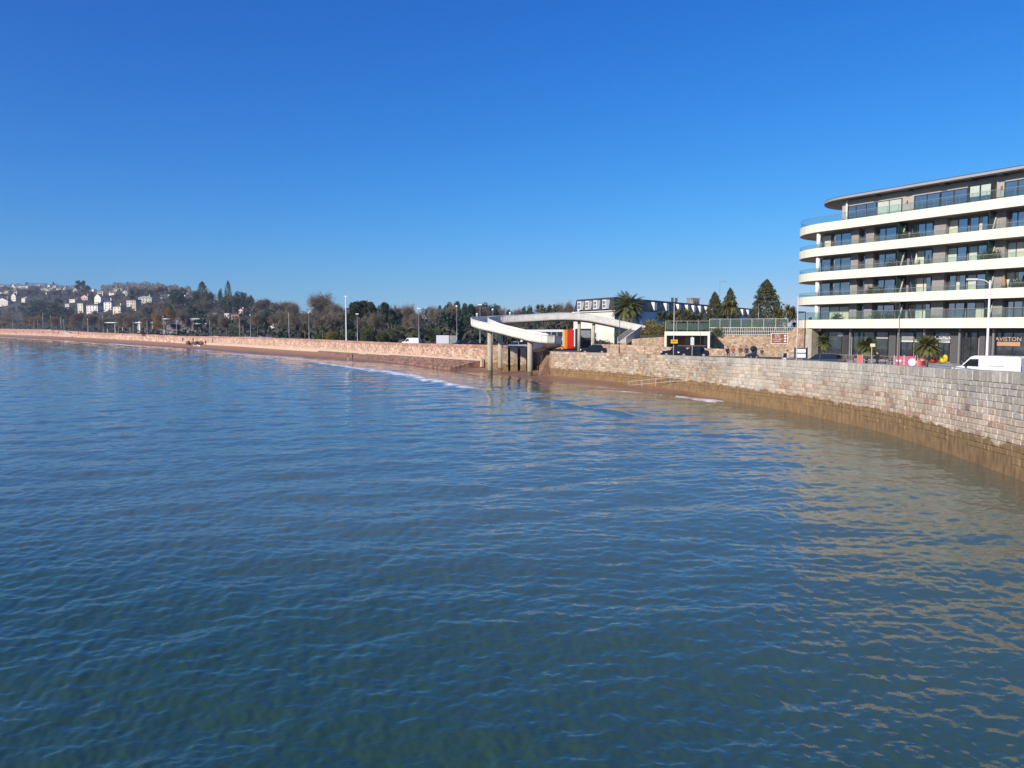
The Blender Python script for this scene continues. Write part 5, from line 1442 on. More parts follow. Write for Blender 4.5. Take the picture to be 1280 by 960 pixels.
def pavilion():
    p = P(228, 415, 480); gz = land_at(p.x, 480)
    o = thing('pavilion', (p.x, 480, gz), R(6), 'long low modern pavilion with two pale flat roof lines behind the bare trees', 'pavilion')
    W = 30
    for z, w_, d_ in ((5.8, W, 0), (8.8, W * .98, 3)): MB().bb(-w_ / 2, w_ / 2, d_ - 2, 14, z, z + .6).build('roof', M_white, o)
    MB().bb(-W / 2 + 1, W / 2 - 1, 2, 13, 0, 8.8).build('glass_wall', M_win, o)
    for i in range(9): MB().bb(-W / 2 + 1.5 + i * 3.4 - .1, -W / 2 + 1.5 + i * 3.4 + .1, -1.2, -1.0, 0, 5.8).build('post', M_white, o)
    p = P(163, 415, 560); gz = land_at(p.x, 560)
    o = thing('canopy', (p.x, 560, gz), R(-3), 'long pale canopy beam on thin posts behind the promenade, left of the pavilion', 'canopy')
    MB().bb(-18, 18, -2, 4, 7.6, 8.2).build('roof', M_white, o)
    for i in range(7): MB().bb(-17 + i * 5.6 - .12, -17 + i * 5.6 + .12, -.1, .1, 0, 7.6).build('post', M_white, o)
    MB().bb(6.8, 8.0, -1.2, -.6, 0, 8.6).build('sign_pillar', M_white, o)
pavilion()

# ================================================================== POLES
def flagpole(x, yt, Y, label, r=.07, gz=None, group='flagpoles along the promenade', m=None, ball=True):
    p = P(x, 400, Y); gz = land_at(p.x, Y) if gz is None else gz; h = Zp(yt, Y) - gz
    o = thing('flagpole', (p.x, Y, gz), 0, label, 'flagpole', group)
    MB().tube([(0, 0, 0), (0, 0, h)], [r, r * .55], 8).build('pole', m or M_pole, o, smooth=True)
    if ball: MB().ball((0, 0, h), r * 1.3, 8, 6).build('finial', m or M_pole, o, smooth=True)
    MB().bb(-r * 2.2, r * 2.2, -r * 2.2, r * 2.2, 0, .3).build('base', m or M_pole, o)
    return o
def lamp(x, yt, Y, label, r=.08, arm=1.2, dirx=-1, gz=None, m=None, group='street lamps along the seafront', style='arm', cat='street lamp'):
    p = P(x, 400, Y); gz = land_at(p.x, Y) if gz is None else gz; h = Zp(yt, Y) - gz
    o = thing('street_lamp', (p.x, Y, gz), 0, label, cat, group); m = m or M_steel
    MB().tube([(0, 0, 0), (0, 0, 1.2), (0, 0, 1.25), (0, 0, h)], [r * 1.5, r * 1.4, r, r * .65], 8).build('pole', m, o, smooth=True)
    if style == 'arm':
        MB().tube([(0, 0, h - .25), (dirx * arm * .4, 0, h + .02), (dirx * arm, 0, h + .08)], r * .5, 6).build('arm', m, o)
        MB().box((dirx * (arm + .3), 0, h + .08), (.75, .28, .14)).build('lamp_head', m, o)
    elif style == 'ball': MB().ball((0, 0, h + .2), .28, 10, 8).build('lamp_head', M_white, o, smooth=True)
    else: MB().box((0, 0, h + .12), (.9, .4, .25)).build('lamp_head', M_white, o)
    return o
fx = [(15.3, 400, 930, .16), (42.5, 400.5, 850, .15), (47, 400.5, 830, .15), (53.5, 391.5, 800, .16), (63.6, 394.5, 770, .2), (76, 396.5, 720, .15), (79.5, 399.5, 700, .13), (166, 401, 430, .09), (183.5, 401, 410, .09),
      (220.5, 400, 380, .08), (262, 400, 350, .07), (299, 398, 310, .07), (303.5, 406, 305, .05), (361, 391, 255, .08)]
for i, (x, yt, Y, r) in enumerate(fx): flagpole(x, yt, Y, 'slim pale flagpole behind the promenade wall, %s from the left' % ordinal(i), r)
lamp(109.5, 399, 590, 'thick pale lamp column between bare trees at the far left', .3, style='flat')
lamp(128.5, 396, 540, 'pale street lamp between the grey brown trees left of the canopy', .09, style='ball')
lamp(204, 396, 400, 'ball topped street lamp in front of the orange brown tree', .09, style='ball')
lamp(313, 394.5, 300, 'ball topped street lamp beside the parked cars', .08, style='ball')
lamp(386, 391.5, 245, 'ball topped street lamp by the two small palms', .08, style='ball')
lamp(432.5, 371, 222, 'tall white lamp mast with a square head, tallest on the promenade', .17, style='flat', m=M_white)
lamp(446.5, 393, 216, 'grey street lamp right of the tall white mast', .07, arm=.5, style='flat')
lamp(523.5, 386, 200, 'grey street lamp behind the white van', .07, style='flat')
lamp(571, 384, 185, 'grey lamp between the dark evergreens left of the footbridge', .07, style='ball')
lamp(600, 381.5, 172, 'tall thin grey lamp post just left of the footbridge loop', .07, style='flat')
lamp(616, 388, 190, 'thin lamp post seen through the footbridge loop', .05, style='ball')
lamp(899, 352, 190, 'tall grey lamp rising between the narrow conifers', .09, arm=.9, dirx=1, gz=5)
lamp(774.5, 400, 119, 'dark lamp post with curved arm in front of the footbridge landing', .06, arm=1.3, dirx=1, gz=3.6, m=M_dgrey)
lamp(1235.5, 350.5, 60, 'white street lamp with short arm in front of the building, beside the white van', .10, arm=1.1, dirx=-1, gz=GZ, m=M_pole)
lamp(1124.5, 379, 66, 'thin dark lamp post with no arm before the shopfronts', .045, style='none' if 0 else 'arm', arm=.15, gz=GZ, m=M_dgrey)
lamp(1006.5, 391, 88, 'black lamp post beside the pale flagpole at the end of the building', .07, style='arm', arm=.1, gz=GZ, m=M_black)
flagpole(842.5, 380, 104, 'white pole carrying the yellow sign in front of the shelter', .055, gz=GZ, group=None)
flagpole(997, 372, 78, 'tall white pole in front of the rounded end of the building', .055, gz=GZ, group=None)
flagpole(876, 400, 116, 'thin dark pole in front of the right half of the shelter', .035, gz=GZ, group=None, m=M_dgrey, ball=False)
flagpole(948, 380, 140, 'thin grey pole between the conifers behind the slat fence', .05, gz=6.6, group=None, ball=False, m=M_steel)

# ================================================================== SIGNS
M_brown = mat('brown_sign', (.26, .085, .03), .5, var=.05); M_yel = mat('yellow_sign', (.72, .42, .02), .5, var=.04)
p = P(982, 430, 84)
sg = thing('tourist_sign', (p.x - .7, 84, GZ), R(-12), 'brown tourist direction sign with white border and arrows on a grey pole', 'road sign')
W_, Hh = 1.72, 1.16; zc = Zp(423.0, 84) - GZ
MB().bb(-W_ / 2, W_ / 2, 0, .05, zc - Hh / 2, zc + Hh / 2).build('border', M_white, sg)
pl = MB().bb(-W_ / 2 + .06, W_ / 2 - .06, -.012, .0, zc - Hh / 2 + .06, zc + Hh / 2 - .06).build('panel', M_brown, sg)
for j, (s, dz) in enumerate((('RIVIERA', .36), ('CENTRE', .14), ('TORRE ABBEY', -.10), ('GARDENS', -.32))):
    text('lettering', s, .20, M_lett, pl, (-.2, -.02, zc + dz), (R(90), 0, 0), xs=.85)
for dz in (.3, 0, -.3):
    m = MB(); m.add([(.52, -.03, zc + dz - .1), (.66, -.03, zc + dz - .1), (.74, -.03, zc + dz + .02), (.59, -.03, zc + dz + .12), (.46, -.03, zc + dz + .02)], [(0, 1, 2, 3, 4)])
    m.build('arrow', M_lett, pl)
for s in (.45,): MB().tube([(s, .09, 0), (s, .09, zc + .3)], .05, 8).build('pole', M_steel, sg)
p = P(844, 427, 103)
sg = thing('yellow_sign', (p.x, 103.6, Zp(427, 103)), R(-8), 'small yellow notice fixed to the white pole before the shelter', 'sign')
MB().bb(-.45, .45, -.03, 0, -.26, .26).build('panel', M_yel, sg)
MB().bb(-.3, .3, -.036, -.031, -.05, .12).build('dark_symbol', mat('ochre_mark', (.35, .18, .02), .6, var=0), sg)
p = P(865.5, 420, 106)
sg = thing('notice_sign', (p.x, 106, GZ), R(-8), 'white notice on a thin pole right of the yellow sign', 'sign')
zc = Zp(426.5, 106) - GZ
MB().bb(-.24, .24, -.03, 0, zc - .52, zc + .52).build('panel', mat('pale_blue_panel', (.62, .66, .72), .5, var=.1, scale=5), sg)
MB().tube([(0, .03, 0), (0, .03, zc + .7)], .03, 8).build('pole', M_pole, sg)
p = P(1090.5, 440, 64)
sg = thing('road_sign', (p.x, 64, GZ), R(-10), 'small pale square sign on a short grey pole before the middle palm', 'sign')
zc = Zp(431.5, 64) - GZ
MB().bb(-.19, .19, -.03, 0, zc - .13, zc + .13).build('panel', mat('pale_yellow_panel', (.66, .64, .45), .5, var=.05), sg)
MB().tube([(-.05, .04, 0), (-.05, .04, zc + .1)], .035, 8).build('pole', M_steel, sg)
p = P(1001, 445, 80)
sg = thing('information_board', (p.x, 80, GZ), R(-20), 'navy framed information board with white panels beside the white pole', 'notice board')
z1 = Zp(435, 80) - GZ
for s in (-.62, .62): MB().bb(s - .05, s + .05, -.04, .04, 0, z1 + .1).build('leg', mat('navy_frame', (.03, .035, .07), .5, var=0), sg)
bd = MB().bb(-.57, .57, -.03, .03, z1 - 1.1, z1).build('board', mat('navy_frame', (.1, .1, .1)), sg)
for a, b in ((z1 - .48, z1 - .12), (z1 - 1.0, z1 - .6)): MB().bb(-.47, .47, -.045, -.031, a, b).build('paper', M_white, bd)

# ================================================================== VEHICLES
def wheel(parent, x, y, r=.32, w_=.2):
    t = MB().tube([(x, y - w_ / 2, r), (x, y + w_ / 2, r)], r, 18).build('wheel', M_tyre, parent)
    MB().tube([(x, y - w_ / 2 - .012, r), (x, y + w_ / 2 + .012, r)], r * .6, 12).build('rim', M_steel, t)
def car(loc, rz, label, paint, cat='car', group='parked cars', L=4.3, W=1.76, Hh=1.48, estate=False):
    o = thing('parked_car', loc, rz, label, cat, group)
    h = L / 2; b = MB()
    prof = [(-h, .32), (-h * .95, .22), (h * .95, .22), (h, .35), (h * .99, .62), (h * .93, .80), (h * .42, .93), (-h * .86, .98), (-h * .98, .85)]
    b.side(prof, -W / 2, W / 2)
    b.build('body', paint, o, bevel=.06)
    rx = -h * .82 if estate else -h * .72
    cab = [(h * .44, .92), (h * .10, Hh - .06), (-.1, Hh), (rx + .25, Hh - .05), (rx - .05, .96)]
    n = len(cab); c = MB()
    wb_, wt = W / 2 - .05, W / 2 - .24
    vs = [(x, -(wb_ if z < 1 else wt), z) for x, z in cab] + [(x, (wb_ if z < 1 else wt), z) for x, z in cab]
    c.add(vs, [tuple(range(n)), tuple(range(n, 2 * n))[::-1]] + [((i + 1) % n, i, n + i, n + (i + 1) % n) for i in range(n)])
    cb = c.build('windows', M_carglass, o, bevel=.03)
    rf = MB(); rf.bb(rx + .3, h * .10, -wt + .02, wt - .02, Hh - .03, Hh + .015)
    for x, (y0, z0) in ((-.15, (0, 0)),):
        for s in (-1, 1): rf.add([(x - .04, s * (wb_ + .01), .95), (x + .04, s * (wb_ + .01), .95), (x + .04, s * (wt + .012), Hh - .02), (x - .04, s * (wt + .012), Hh - .02), (x - .04, s * (wb_ - .02), .95), (x + .04, s * (wb_ - .02), .95), (x + .04, s * (wt - .02), Hh - .02), (x - .04, s * (wt - .02), Hh - .02)],
                                    [(0, 1, 2, 3), (7, 6, 5, 4), (0, 4, 5, 1), (1, 5, 6, 2), (2, 6, 7, 3), (3, 7, 4, 0)])
    rf.build('roof', paint, o, bevel=.01)
    for x in (-h * .62, h * .64):
        for s in (-1, 1): wheel(o, x, s * (W / 2 - .09))
    for s in (-1, 1):
        MB().box((h * .965, s * W * .36, .68), (.12, .34, .14)).build('headlight', M_white, o)
        MB().box((-h * .965, s * W * .38, .8), (.10, .25, .2)).build('tail_light', mat('tail_light_red', (.35, .02, .02), .3, var=0), o)
    return o
PA = {'black': mat('black_car_paint', (.012, .013, .016), .25, var=0, coat=.6), 'blue': mat('navy_car_paint', (.03, .05, .09), .25, var=0, coat=.6), 'white': mat('white_car_paint', (.76, .77, .78), .3, var=0, coat=.5),
      'silver': mat('silver_car_paint', (.42, .44, .47), .3, metal=.4, var=0, coat=.5), 'red': mat('red_car_paint', (.38, .03, .03), .3, var=0, coat=.5)}
def at(x, Y, dz=.06):
    X = ray(x, YH)[0] * Y; return (X, Y, land_at(X, Y) + dz)
car(at(845, 111), R(172), 'black parked car in front of the yellow sign, left of the pair by the shelter', PA['black'], Hh=1.5)
car(at(867, 109), R(172), 'black parked car right of the pair in front of the shelter', PA['black'], Hh=1.52)
car(at(1027, 77.5), R(140), 'dark blue parked estate car behind the sea wall below the leftmost palm', PA['blue'], estate=True, L=4.5)
car(at(742, 124), R(175), 'dark car at the road edge right of the dark bus, roof just above the wall', PA['black'])
for x, Y, c_, lab in ((306, 320, 'white', 'white parked car leftmost of those behind the wall beside the ball lamp'), (316, 318, 'silver', 'silver parked car second in the group beside the ball lamp'), (325, 322, 'white', 'white parked car third in the group beside the ball lamp'),
        (333, 318, 'silver', 'silver parked car rightmost of the group beside the ball lamp'), (252, 350, 'black', 'black parked car left of the white estate on the promenade'), (259, 352, 'blue', 'dark blue parked car beside the black one on the promenade'), (268, 350, 'white', 'white parked car with open tail on the promenade'),
        (276, 352, 'silver', 'silver car parked right of the white one on the promenade'), (213, 400, 'white', 'white parked car on the promenade left of the pavilion'), (193, 440, 'silver', 'silver car parked under the pale canopy'), (182, 430, 'red', 'red parked car under the pale canopy'),
        (62, 720, 'white', 'tiny white car on the far left promenade beside a flagpole'), (26, 900, 'black', 'tiny dark car on the farthest left promenade'), (575, 172, 'black', 'dark car behind the wall left of the footbridge'), (590, 168, 'black', 'dark car partly behind the footbridge column'),
        (645, 152, 'white', 'white car seen beneath the footbridge ramp')):
    car(at(x, Y), R(rnd.choice([0, 180]) + rnd.uniform(5, 35)), lab, PA[c_], Hh=1.5)
def van(loc, rz, label, L=4.9, Hh=1.95, W=1.85, name='parked_van', high=0.0):
    o = thing(name, loc, rz, label, 'van'); h = L / 2
    prof = [(-h, .35), (-h * .98, .25), (h * .95, .25), (h, .4), (h * .985, .85), (h * .93, 1.02), (h * .66, 1.16), (h * .40, Hh - .10), (h * .28, Hh), (-h * .90, Hh), (-h * .985, Hh - .12)]
    MB().side(prof, -W / 2, W / 2).build('body', PA['white'], o, bevel=.05)
    for s in (-1, 1):
        g = MB(); pts = [(h * .62, 1.16), (h * .40, Hh - .26), (h * .16, Hh - .24), (h * .16, 1.14)]
        g.add([(x, s * (W / 2 + .012), z) for x, z in pts] + [(x, s * (W / 2 - .01), z) for x, z in pts], [(0, 1, 2, 3), (7, 6, 5, 4), (0, 4, 5, 1), (1, 5, 6, 2), (2, 6, 7, 3), (3, 7, 4, 0)])
        g.build('side_window', M_carglass, o)
        MB().bb(-h * .55, -h * .1, s * (W / 2 + .008) - .006, s * (W / 2 + .008) + .006, 1.20, 1.23).build('door_rail', M_dgrey, o)
        MB().box((h * .5, s * (W / 2 + .12), 1.2), (.12, .18, .22)).build('mirror', M_black, o)
        MB().box((h * .955, s * W * .38, .78), (.14, .3, .22)).build('headlight', M_steel, o)
        MB().box((-h * .985, s * W * .45, 1.0), (.06, .12, .5)).build('tail_light', MATS['tail_light_red'], o)
    w2 = MB(); w2.add([(h * .655 + .012, -W * .43, 1.18), (h * .655 + .012, W * .43, 1.18), (h * .41 + .02, W * .40, Hh - .12), (h * .41 + .02, -W * .40, Hh - .12)], [(0, 1, 2, 3)])
    w2.build('windscreen', M_carglass, o)
    for x in (-h * .60, h * .62):
        for s in (-1, 1): wheel(o, x, s * (W / 2 - .09), .33)
    return o
van(at(1239, 57.5), R(126), 'white panel van parked behind the sea wall at the right edge, facing left')
van(at(514, 183, .05), R(170), 'white van behind the pink sea wall left of the box trailer', L=4.2, Hh=1.95)
# box trailer
p = at(557, 182)
o = thing('box_trailer', p, R(8), 'plain white box trailer with grey end standing behind the pink sea wall', 'trailer')
MB().bb(-2.2, .7, -1.1, 1.1, .6, 2.55).build('body', PA['white'], o, bevel=.03)
MB().bb(.72, 2.5, -1.0, 1.0, .6, 2.5).build('end_section', mat('grey_panel', (.30, .32, .30), .5, var=.3, scale=2), o)
for x in (-1.4, 0, 1.9):
    for s in (-1, 1): wheel(o, x, s * .95, .38)
# double-decker bus
def bus():
    Yb = 153; xr, xf = P(717.5, 420, Yb).x, P(717.5, 420, Yb).x - 10.6
    z0 = 3.35; Ht = 4.15
    o = thing('double_decker_bus', ((xr + xf) / 2, Yb + 1.3, z0), R(180), 'white double decker bus with orange and red rear end behind the footbridge ramp', 'bus')
    L = xr - xf; h = L / 2; W = 2.5
    white = PA['white']
    # heading -x in the world: local +x is the front
    b = MB().bb(-h + 2.1, h, -W / 2, W / 2, .35, Ht).build('body', white, o, bevel=.08)
    MB().bb(-h, -h + 1.35, -W / 2, W / 2, .35, Ht).build('rear_section', mat('bus_red', (.62, .02, .015), .35, var=0, coat=.4), o, bevel=.10)
    MB().bb(-h + 1.35, -h + 1.85, -W / 2 + .004, W / 2 - .004, .35, Ht - .03).build('rear_stripe', mat('bus_orange', (.80, .22, .03), .35, var=0), o)
    MB().bb(-h + 1.85, -h + 2.1, -W / 2 + .002, W / 2 - .002, .35, Ht - .02).build('yellow_stripe', mat('bus_yellow', (.80, .60, .06), .35, var=0), o)
    for s in (-1, 1):
        for zz, hh, nm in ((2.55, 1.0, 'upper'), (.95, .95, 'lower')):
            k = 7
            for i in range(k):
                x0 = -h + 2.25 + i * (L - 2.6) / k
                MB().bb(x0 + .04, x0 + (L - 2.6) / k - .04, s * (W / 2 + .004) - .012, s * (W / 2 + .004) + .012, zz + .15, zz + .15 + hh).build('window', M_carglass, o)
        MB().bb(-h + 3.2, -h + 5.0, s * (W / 2 + .004) - .01, s * (W / 2 + .004) + .01, 2.12, 2.55).build('advert_panel', mat('advert_mauve', (.35, .28, .33), .5, var=.3, scale=4), o)
        MB().bb(-h + 1.4, -h + 4.0, s * (W / 2 + .004) - .01, s * (W / 2 + .004) + .01, .45, .8).build('lower_stripe', MATS['bus_orange'], o)
    MB().bb(-h - .015, -h + .01, -1.0, 1.0, 2.6, 3.7).build('rear_window', M_carglass, o)
    MB().bb(-h + .1, -h + .16, 1.0, 1.25, .5, Ht + .25).build('rear_edge', M_white, o)
    for x in (-h * .55, h * .6):
        for s in (-1, 1): wheel(o, x, s * (W / 2 - .14), .48, .28)
    p = P(731.5, 420, 157)
    o = thing('end_on_bus', (p.x, 157, 3.35), 0, 'dark double decker bus seen end on, right of the red and white bus', 'bus')
    MB().bb(-1.25, 1.25, 0, 10, .3, 4.35).build('body', mat('dark_bus_paint', (.03, .03, .035), .4, var=0), o, bevel=.1)
    MB().bb(-1.1, 1.1, -.03, .02, 2.5, 4.0).build('upper_windscreen', mat('pale_reflecting_glass', (.25, .27, .26), .05, var=.3, spec=1), o)
    MB().bb(-1.1, 1.1, -.03, .02, 1.0, 2.1).build('lower_windscreen', M_carglass, o)
    for s in (-1, 1):
        MB().box((s * .9, -.03, .7), (.3, .06, .2)).build('headlight', M_white, o)
        for y in (2, 7.5): MB().tube([(s * 1.12 - .13, y, .48), (s * 1.12 + .13, y, .48)], .48, 14).build('wheel', M_tyre, o)
bus()

# ================================================================== PEOPLE
SK = mat('skin', (.50, .30, .21), .6, var=0); HAIR = mat('dark_hair', (.03, .02, .015), .8, var=0)
CL = {'black': mat('black_cloth', (.018, .018, .020), .9, var=.2, scale=6), 'navy': mat('navy_cloth', (.03, .04, .08), .9, var=.2, scale=6), 'red': mat('red_cloth', (.42, .10, .09), .9, var=.15, scale=6), 'beige': mat('beige_cloth', (.58, .44, .38), .9, var=.1, scale=6),
      'pale': mat('pale_cloth', (.62, .58, .55), .9, var=.1, scale=6), 'brown': mat('brown_cloth', (.14, .08, .05), .9, var=.15, scale=6), 'grey': mat('grey_cloth', (.2, .2, .2), .9, var=.1, scale=6)}
def person(loc, rz, label, pose='stand', top='black', legs='black', group=None, hs=1.0, skin_step=.22):
    """one continuous skinned body; clothing colour by body region"""
    J = {}
    if pose in ('stand', 'walk'):
        st = skin_step if pose == 'walk' else .04
        J = dict(pel=(0, 0, .95), sp=(0, 0, 1.15), ch=(.01, 0, 1.38), nk=(.02, 0, 1.52), hd=(.04, 0, 1.62), ht=(.04, 0, 1.74),
                 lh=(0, .10, .90), lk=(st * .6, .11, .50), la=(st * 1.0, .11, .09), lf=(st * 1.0 + .14, .12, .04),
                 rh=(0, -.10, .90), rk=(-st * .2, -.11, .50), ra=(-st * 1.1, -.11, .12), rf=(-st * 1.1 + .13, -.12, .05),
                 ls=(0, .19, 1.42), le=(-st * .4, .24, 1.14), lw=(.02 + .05, .24, .90), lhd=(.10, .23, .82),
                 rs=(0, -.19, 1.42), re=(st * .3, -.24, 1.14), rw=(.10, -.23, .91), rhd=(.14, -.22, .83))
    else:
        J = dict(pel=(0, 0, .48), sp=(-.03, 0, .68), ch=(0, 0, .92), nk=(.02, 0, 1.06), hd=(.05, 0, 1.16), ht=(.05, 0, 1.28),
                 lh=(.05, .10, .48), lk=(.45, .12, .50), la=(.48, .12, .09), lf=(.62, .12, .04), rh=(.05, -.10, .48), rk=(.45, -.12, .50), ra=(.46, -.12, .09), rf=(.60, -.12, .04),
                 ls=(0, .19, .96), le=(.05, .24, .70), lw=(.26, .18, .60), lhd=(.34, .15, .58), rs=(0, -.19, .96), re=(.05, -.24, .70), rw=(.26, -.18, .60), rhd=(.34, -.15, .58))
    rad = dict(pel=.15, sp=.13, ch=.16, nk=.055, hd=.095, ht=.085, lh=.09, lk=.062, la=.045, lf=.04, rh=.09, rk=.062, ra=.045, rf=.04, ls=.07, le=.048, lw=.032, lhd=.038, rs=.07, re=.048, rw=.032, rhd=.038)
    ks = list(J); ix = {k: i for i, k in enumerate(ks)}
    E = [('pel', 'sp'), ('sp', 'ch'), ('ch', 'nk'), ('nk', 'hd'), ('hd', 'ht'), ('pel', 'lh'), ('lh', 'lk'), ('lk', 'la'), ('la', 'lf'), ('pel', 'rh'), ('rh', 'rk'), ('rk', 'ra'), ('ra', 'rf'),
         ('ch', 'ls'), ('ls', 'le'), ('le', 'lw'), ('lw', 'lhd'), ('ch', 'rs'), ('rs', 're'), ('re', 'rw'), ('rw', 'rhd')]
    me = bpy.data.meshes.new('sk'); me.from_pydata([J[k] for k in ks], [(ix[a], ix[b]) for a, b in E], []); me.update()
    tmp = bpy.data.objects.new('sk', me); COL.objects.link(tmp)
    sk = tmp.modifiers.new('s', 'SKIN'); tmp.modifiers.new('u', 'SUBSURF').levels = 1
    if not me.skin_vertices: me.attributes.new('x', 'FLOAT', 'POINT')
    if me.skin_vertices:
        for k in ks:
            r = rad[k] * (1.08 if k in ('ch', 'pel', 'sp') else 1); me.skin_vertices[0].data[ix[k]].radius = (r, r * (.8 if k in ('ch', 'sp') else 1))
        me.skin_vertices[0].data[ix['pel']].use_root = True
    dg = bpy.context.evaluated_depsgraph_get()
    ev = bpy.data.meshes.new_from_object(tmp.evaluated_get(dg)); bpy.data.objects.remove(tmp); bpy.data.meshes.remove(me)
    ev.name = 'body'; ev.materials.clear()
    for m in (SK, CL[top], CL[legs], M_black): ev.materials.append(m)
    hipz = J['pel'][2]
    nkz = J['nk'][2] - .02
    for f in ev.polygons:
        c = f.center; f.use_smooth = True
        if c.z > nkz: f.material_index = 0
        elif pose == 'sit': f.material_index = 3 if c.z < .08 else (2 if (c.z < .56 and c.x > -.02 and not (c.z > .53 and c.x > .2)) else 1)
        else: f.material_index = 3 if c.z < .08 else (2 if c.z < .88 and abs(c.y) < .19 else (0 if c.z < .88 else 1))
    o = thing('person', loc, rz, label, 'person', group); o.scale = (hs, hs, hs)
    link('body', ev, o)
    h = J['ht']; MB().ball((h[0] - .02, 0, h[2] - .01), .112, 10, 8, (1, .95, .9)).build('hair', HAIR, o, smooth=True)
    return o
if True:
    Yp = G(CX, 450, .25).y
    z_b = lambda x, Y: .3
    for x, Y, l, c1, c2, ps in ((435.2, 176, 'person in brown top and pale trousers walking on the wet sand, left of the pair', 'brown', 'pale', 'walk'), (440.4, 175, 'person in long black coat standing on the wet sand, right of the pair', 'black', 'black', 'stand')):
        person((ray(x, YH)[0] * Y, Y, .28), R(200), l, ps, c1, c2, hs=1.08)
    for x, Y, yb, l, c1, ps in ((228, 345, 427.5, 'dark dressed person standing before the pink wall left of the rock heap', 'black', 'stand'), (241, 335, 428, 'dark dressed person standing on the rock heap', 'black', 'stand'), (245, 330, 430, 'person in brown sitting on the rock heap', 'brown', 'sit'),
            (265.5, 310, 429, 'dark dressed person walking by the pale wall footing', 'black', 'walk'), (256.5, 285, 432, 'lone person walking on the red sand', 'navy', 'walk'), (98, 610, 417.5, 'dark dressed person on the far left beach near the pale slope', 'black', 'stand'), (73, 640, 418, 'second tiny person from the right on the far left beach', 'brown', 'stand'),
            (53.5, 700, 417, 'tiny person in the middle of the far left beach', 'black', 'stand'), (29.5, 790, 416, 'tiny person on the far left beach, second from the edge', 'brown', 'stand'), (19.5, 820, 416, 'tiny person closest to the left edge of the beach', 'black', 'stand'), (88, 590, 418, 'tiny figure in navy between the two groups on the left beach', 'navy', 'walk')):
        person((ray(x, YH)[0] * Y, Y, Zp(yb, Y)), R(rnd.uniform(0, 360)), l, ps, c1, 'black', hs=1.15)
    g_ = 'people sitting by the roadside wall'
    for x, Y, l, c1, ps, dz in ((910, 102, 'person in black sitting at the left end of the group by the roadside wall', 'black', 'sit', .35), (917, 101, 'person in a red coat sitting in the group by the roadside wall', 'red', 'sit', .45), (926.5, 102, 'person in brown sitting in the middle of the group by the wall', 'brown', 'sit', .45),
            (934, 100, 'person in navy standing behind the pushchair by the roadside wall', 'navy', 'stand', 0), (953, 104, 'small figure in brown right of the pushchair', 'brown', 'sit', .1)):
        person(at(x, Y, .05 + dz), R(250 + rnd.uniform(-30, 30)), l, ps, c1, 'grey' if c1 != 'black' else 'black', g_)
    person(at(985, 83, .05), R(200), 'person in a pale pink top standing under the brown tourist sign', 'stand', 'beige', 'black', hs=.95)
    person(at(1098, 77, .05), R(190), 'person in a black coat before the middle palm, seen above the sea wall', 'stand', 'black', 'black', hs=.98)
    for i, (x, Y) in enumerate(((976, 119.5), (981, 119.8))): person((ray(x, YH)[0] * Y, Y, 6.55), R(240), 'dark dressed person at the upper fence end, %s of two' % ['left', 'right'][i], 'stand', ['navy', 'grey'][i], 'black', 'people on the upper terrace')
# rocks under the sitting people
m = MB(); rr = random.Random(3); p = P(243, 428, 335)
for i in range(26):
    q = (rr.uniform(-4, 4), rr.uniform(-3, 3), rr.uniform(-.2, 1.1)); m.ball(q, rr.uniform(.5, 1.1), 6, 4, (1, .9, .7))
o = m.build('rock_heap', M_redrock); o.location = (p.x, 335, Zp(430.5, 335)); tag(o, 'heap of dark red rocks at the foot of the far promenade wall', 'rocks')
# pale ramp at far left
m = MB(); a, b, c_ = P(75, 416, 700), P(88, 419.5, 640), P(80, 411, 720)
m.side([(0, 0), (14, 0), (0, 4.5)], -2, 2); o = m.build('slipway_ramp', mat('pale_ramp', (.62, .48, .38), .8, var=.1)); o.location = (P(82, 415, 640).x, 640, 1.8); tag(o, 'pale triangular ramp wall on the far left beach', 'ramp')
# pushchair
def pushchair():
    o = thing('pushchair', at(940.5, 99, .05), R(200), 'dark pushchair with big wheels beside the sitting group', 'pushchair')
    for s in (-.28, .28):
        for x in (-.35, .35):
            w_ = MB().tube([(x, s - .03, .28), (x, s + .03, .28)], .28, 16).build('wheel', M_tyre, o); MB().tube([(x, s - .035, .28), (x, s + .035, .28)], .15, 10).build('rim', M_steel, w_)
    MB().side([(-.45, .45), (.2, .4), (.35, .6), (-.1, .75), (-.3, 1.25), (-.5, 1.3)], -.24, .24).build('seat', CL['navy'], o, bevel=.04)
    MB().ball((-.18, 0, 1.15), .36, 12, 8, (1, .8, .85)).build('hood', CL['black'], o, smooth=True)
    MB().tube([(-.4, -.25, .5), (-.85, -.25, 1.15), (-.85, .25, 1.15), (-.4, .25, .5)], .02, 6).build('handle', M_steel, o)
    o.scale = (1.25, 1.25, 1.25)
pushchair()
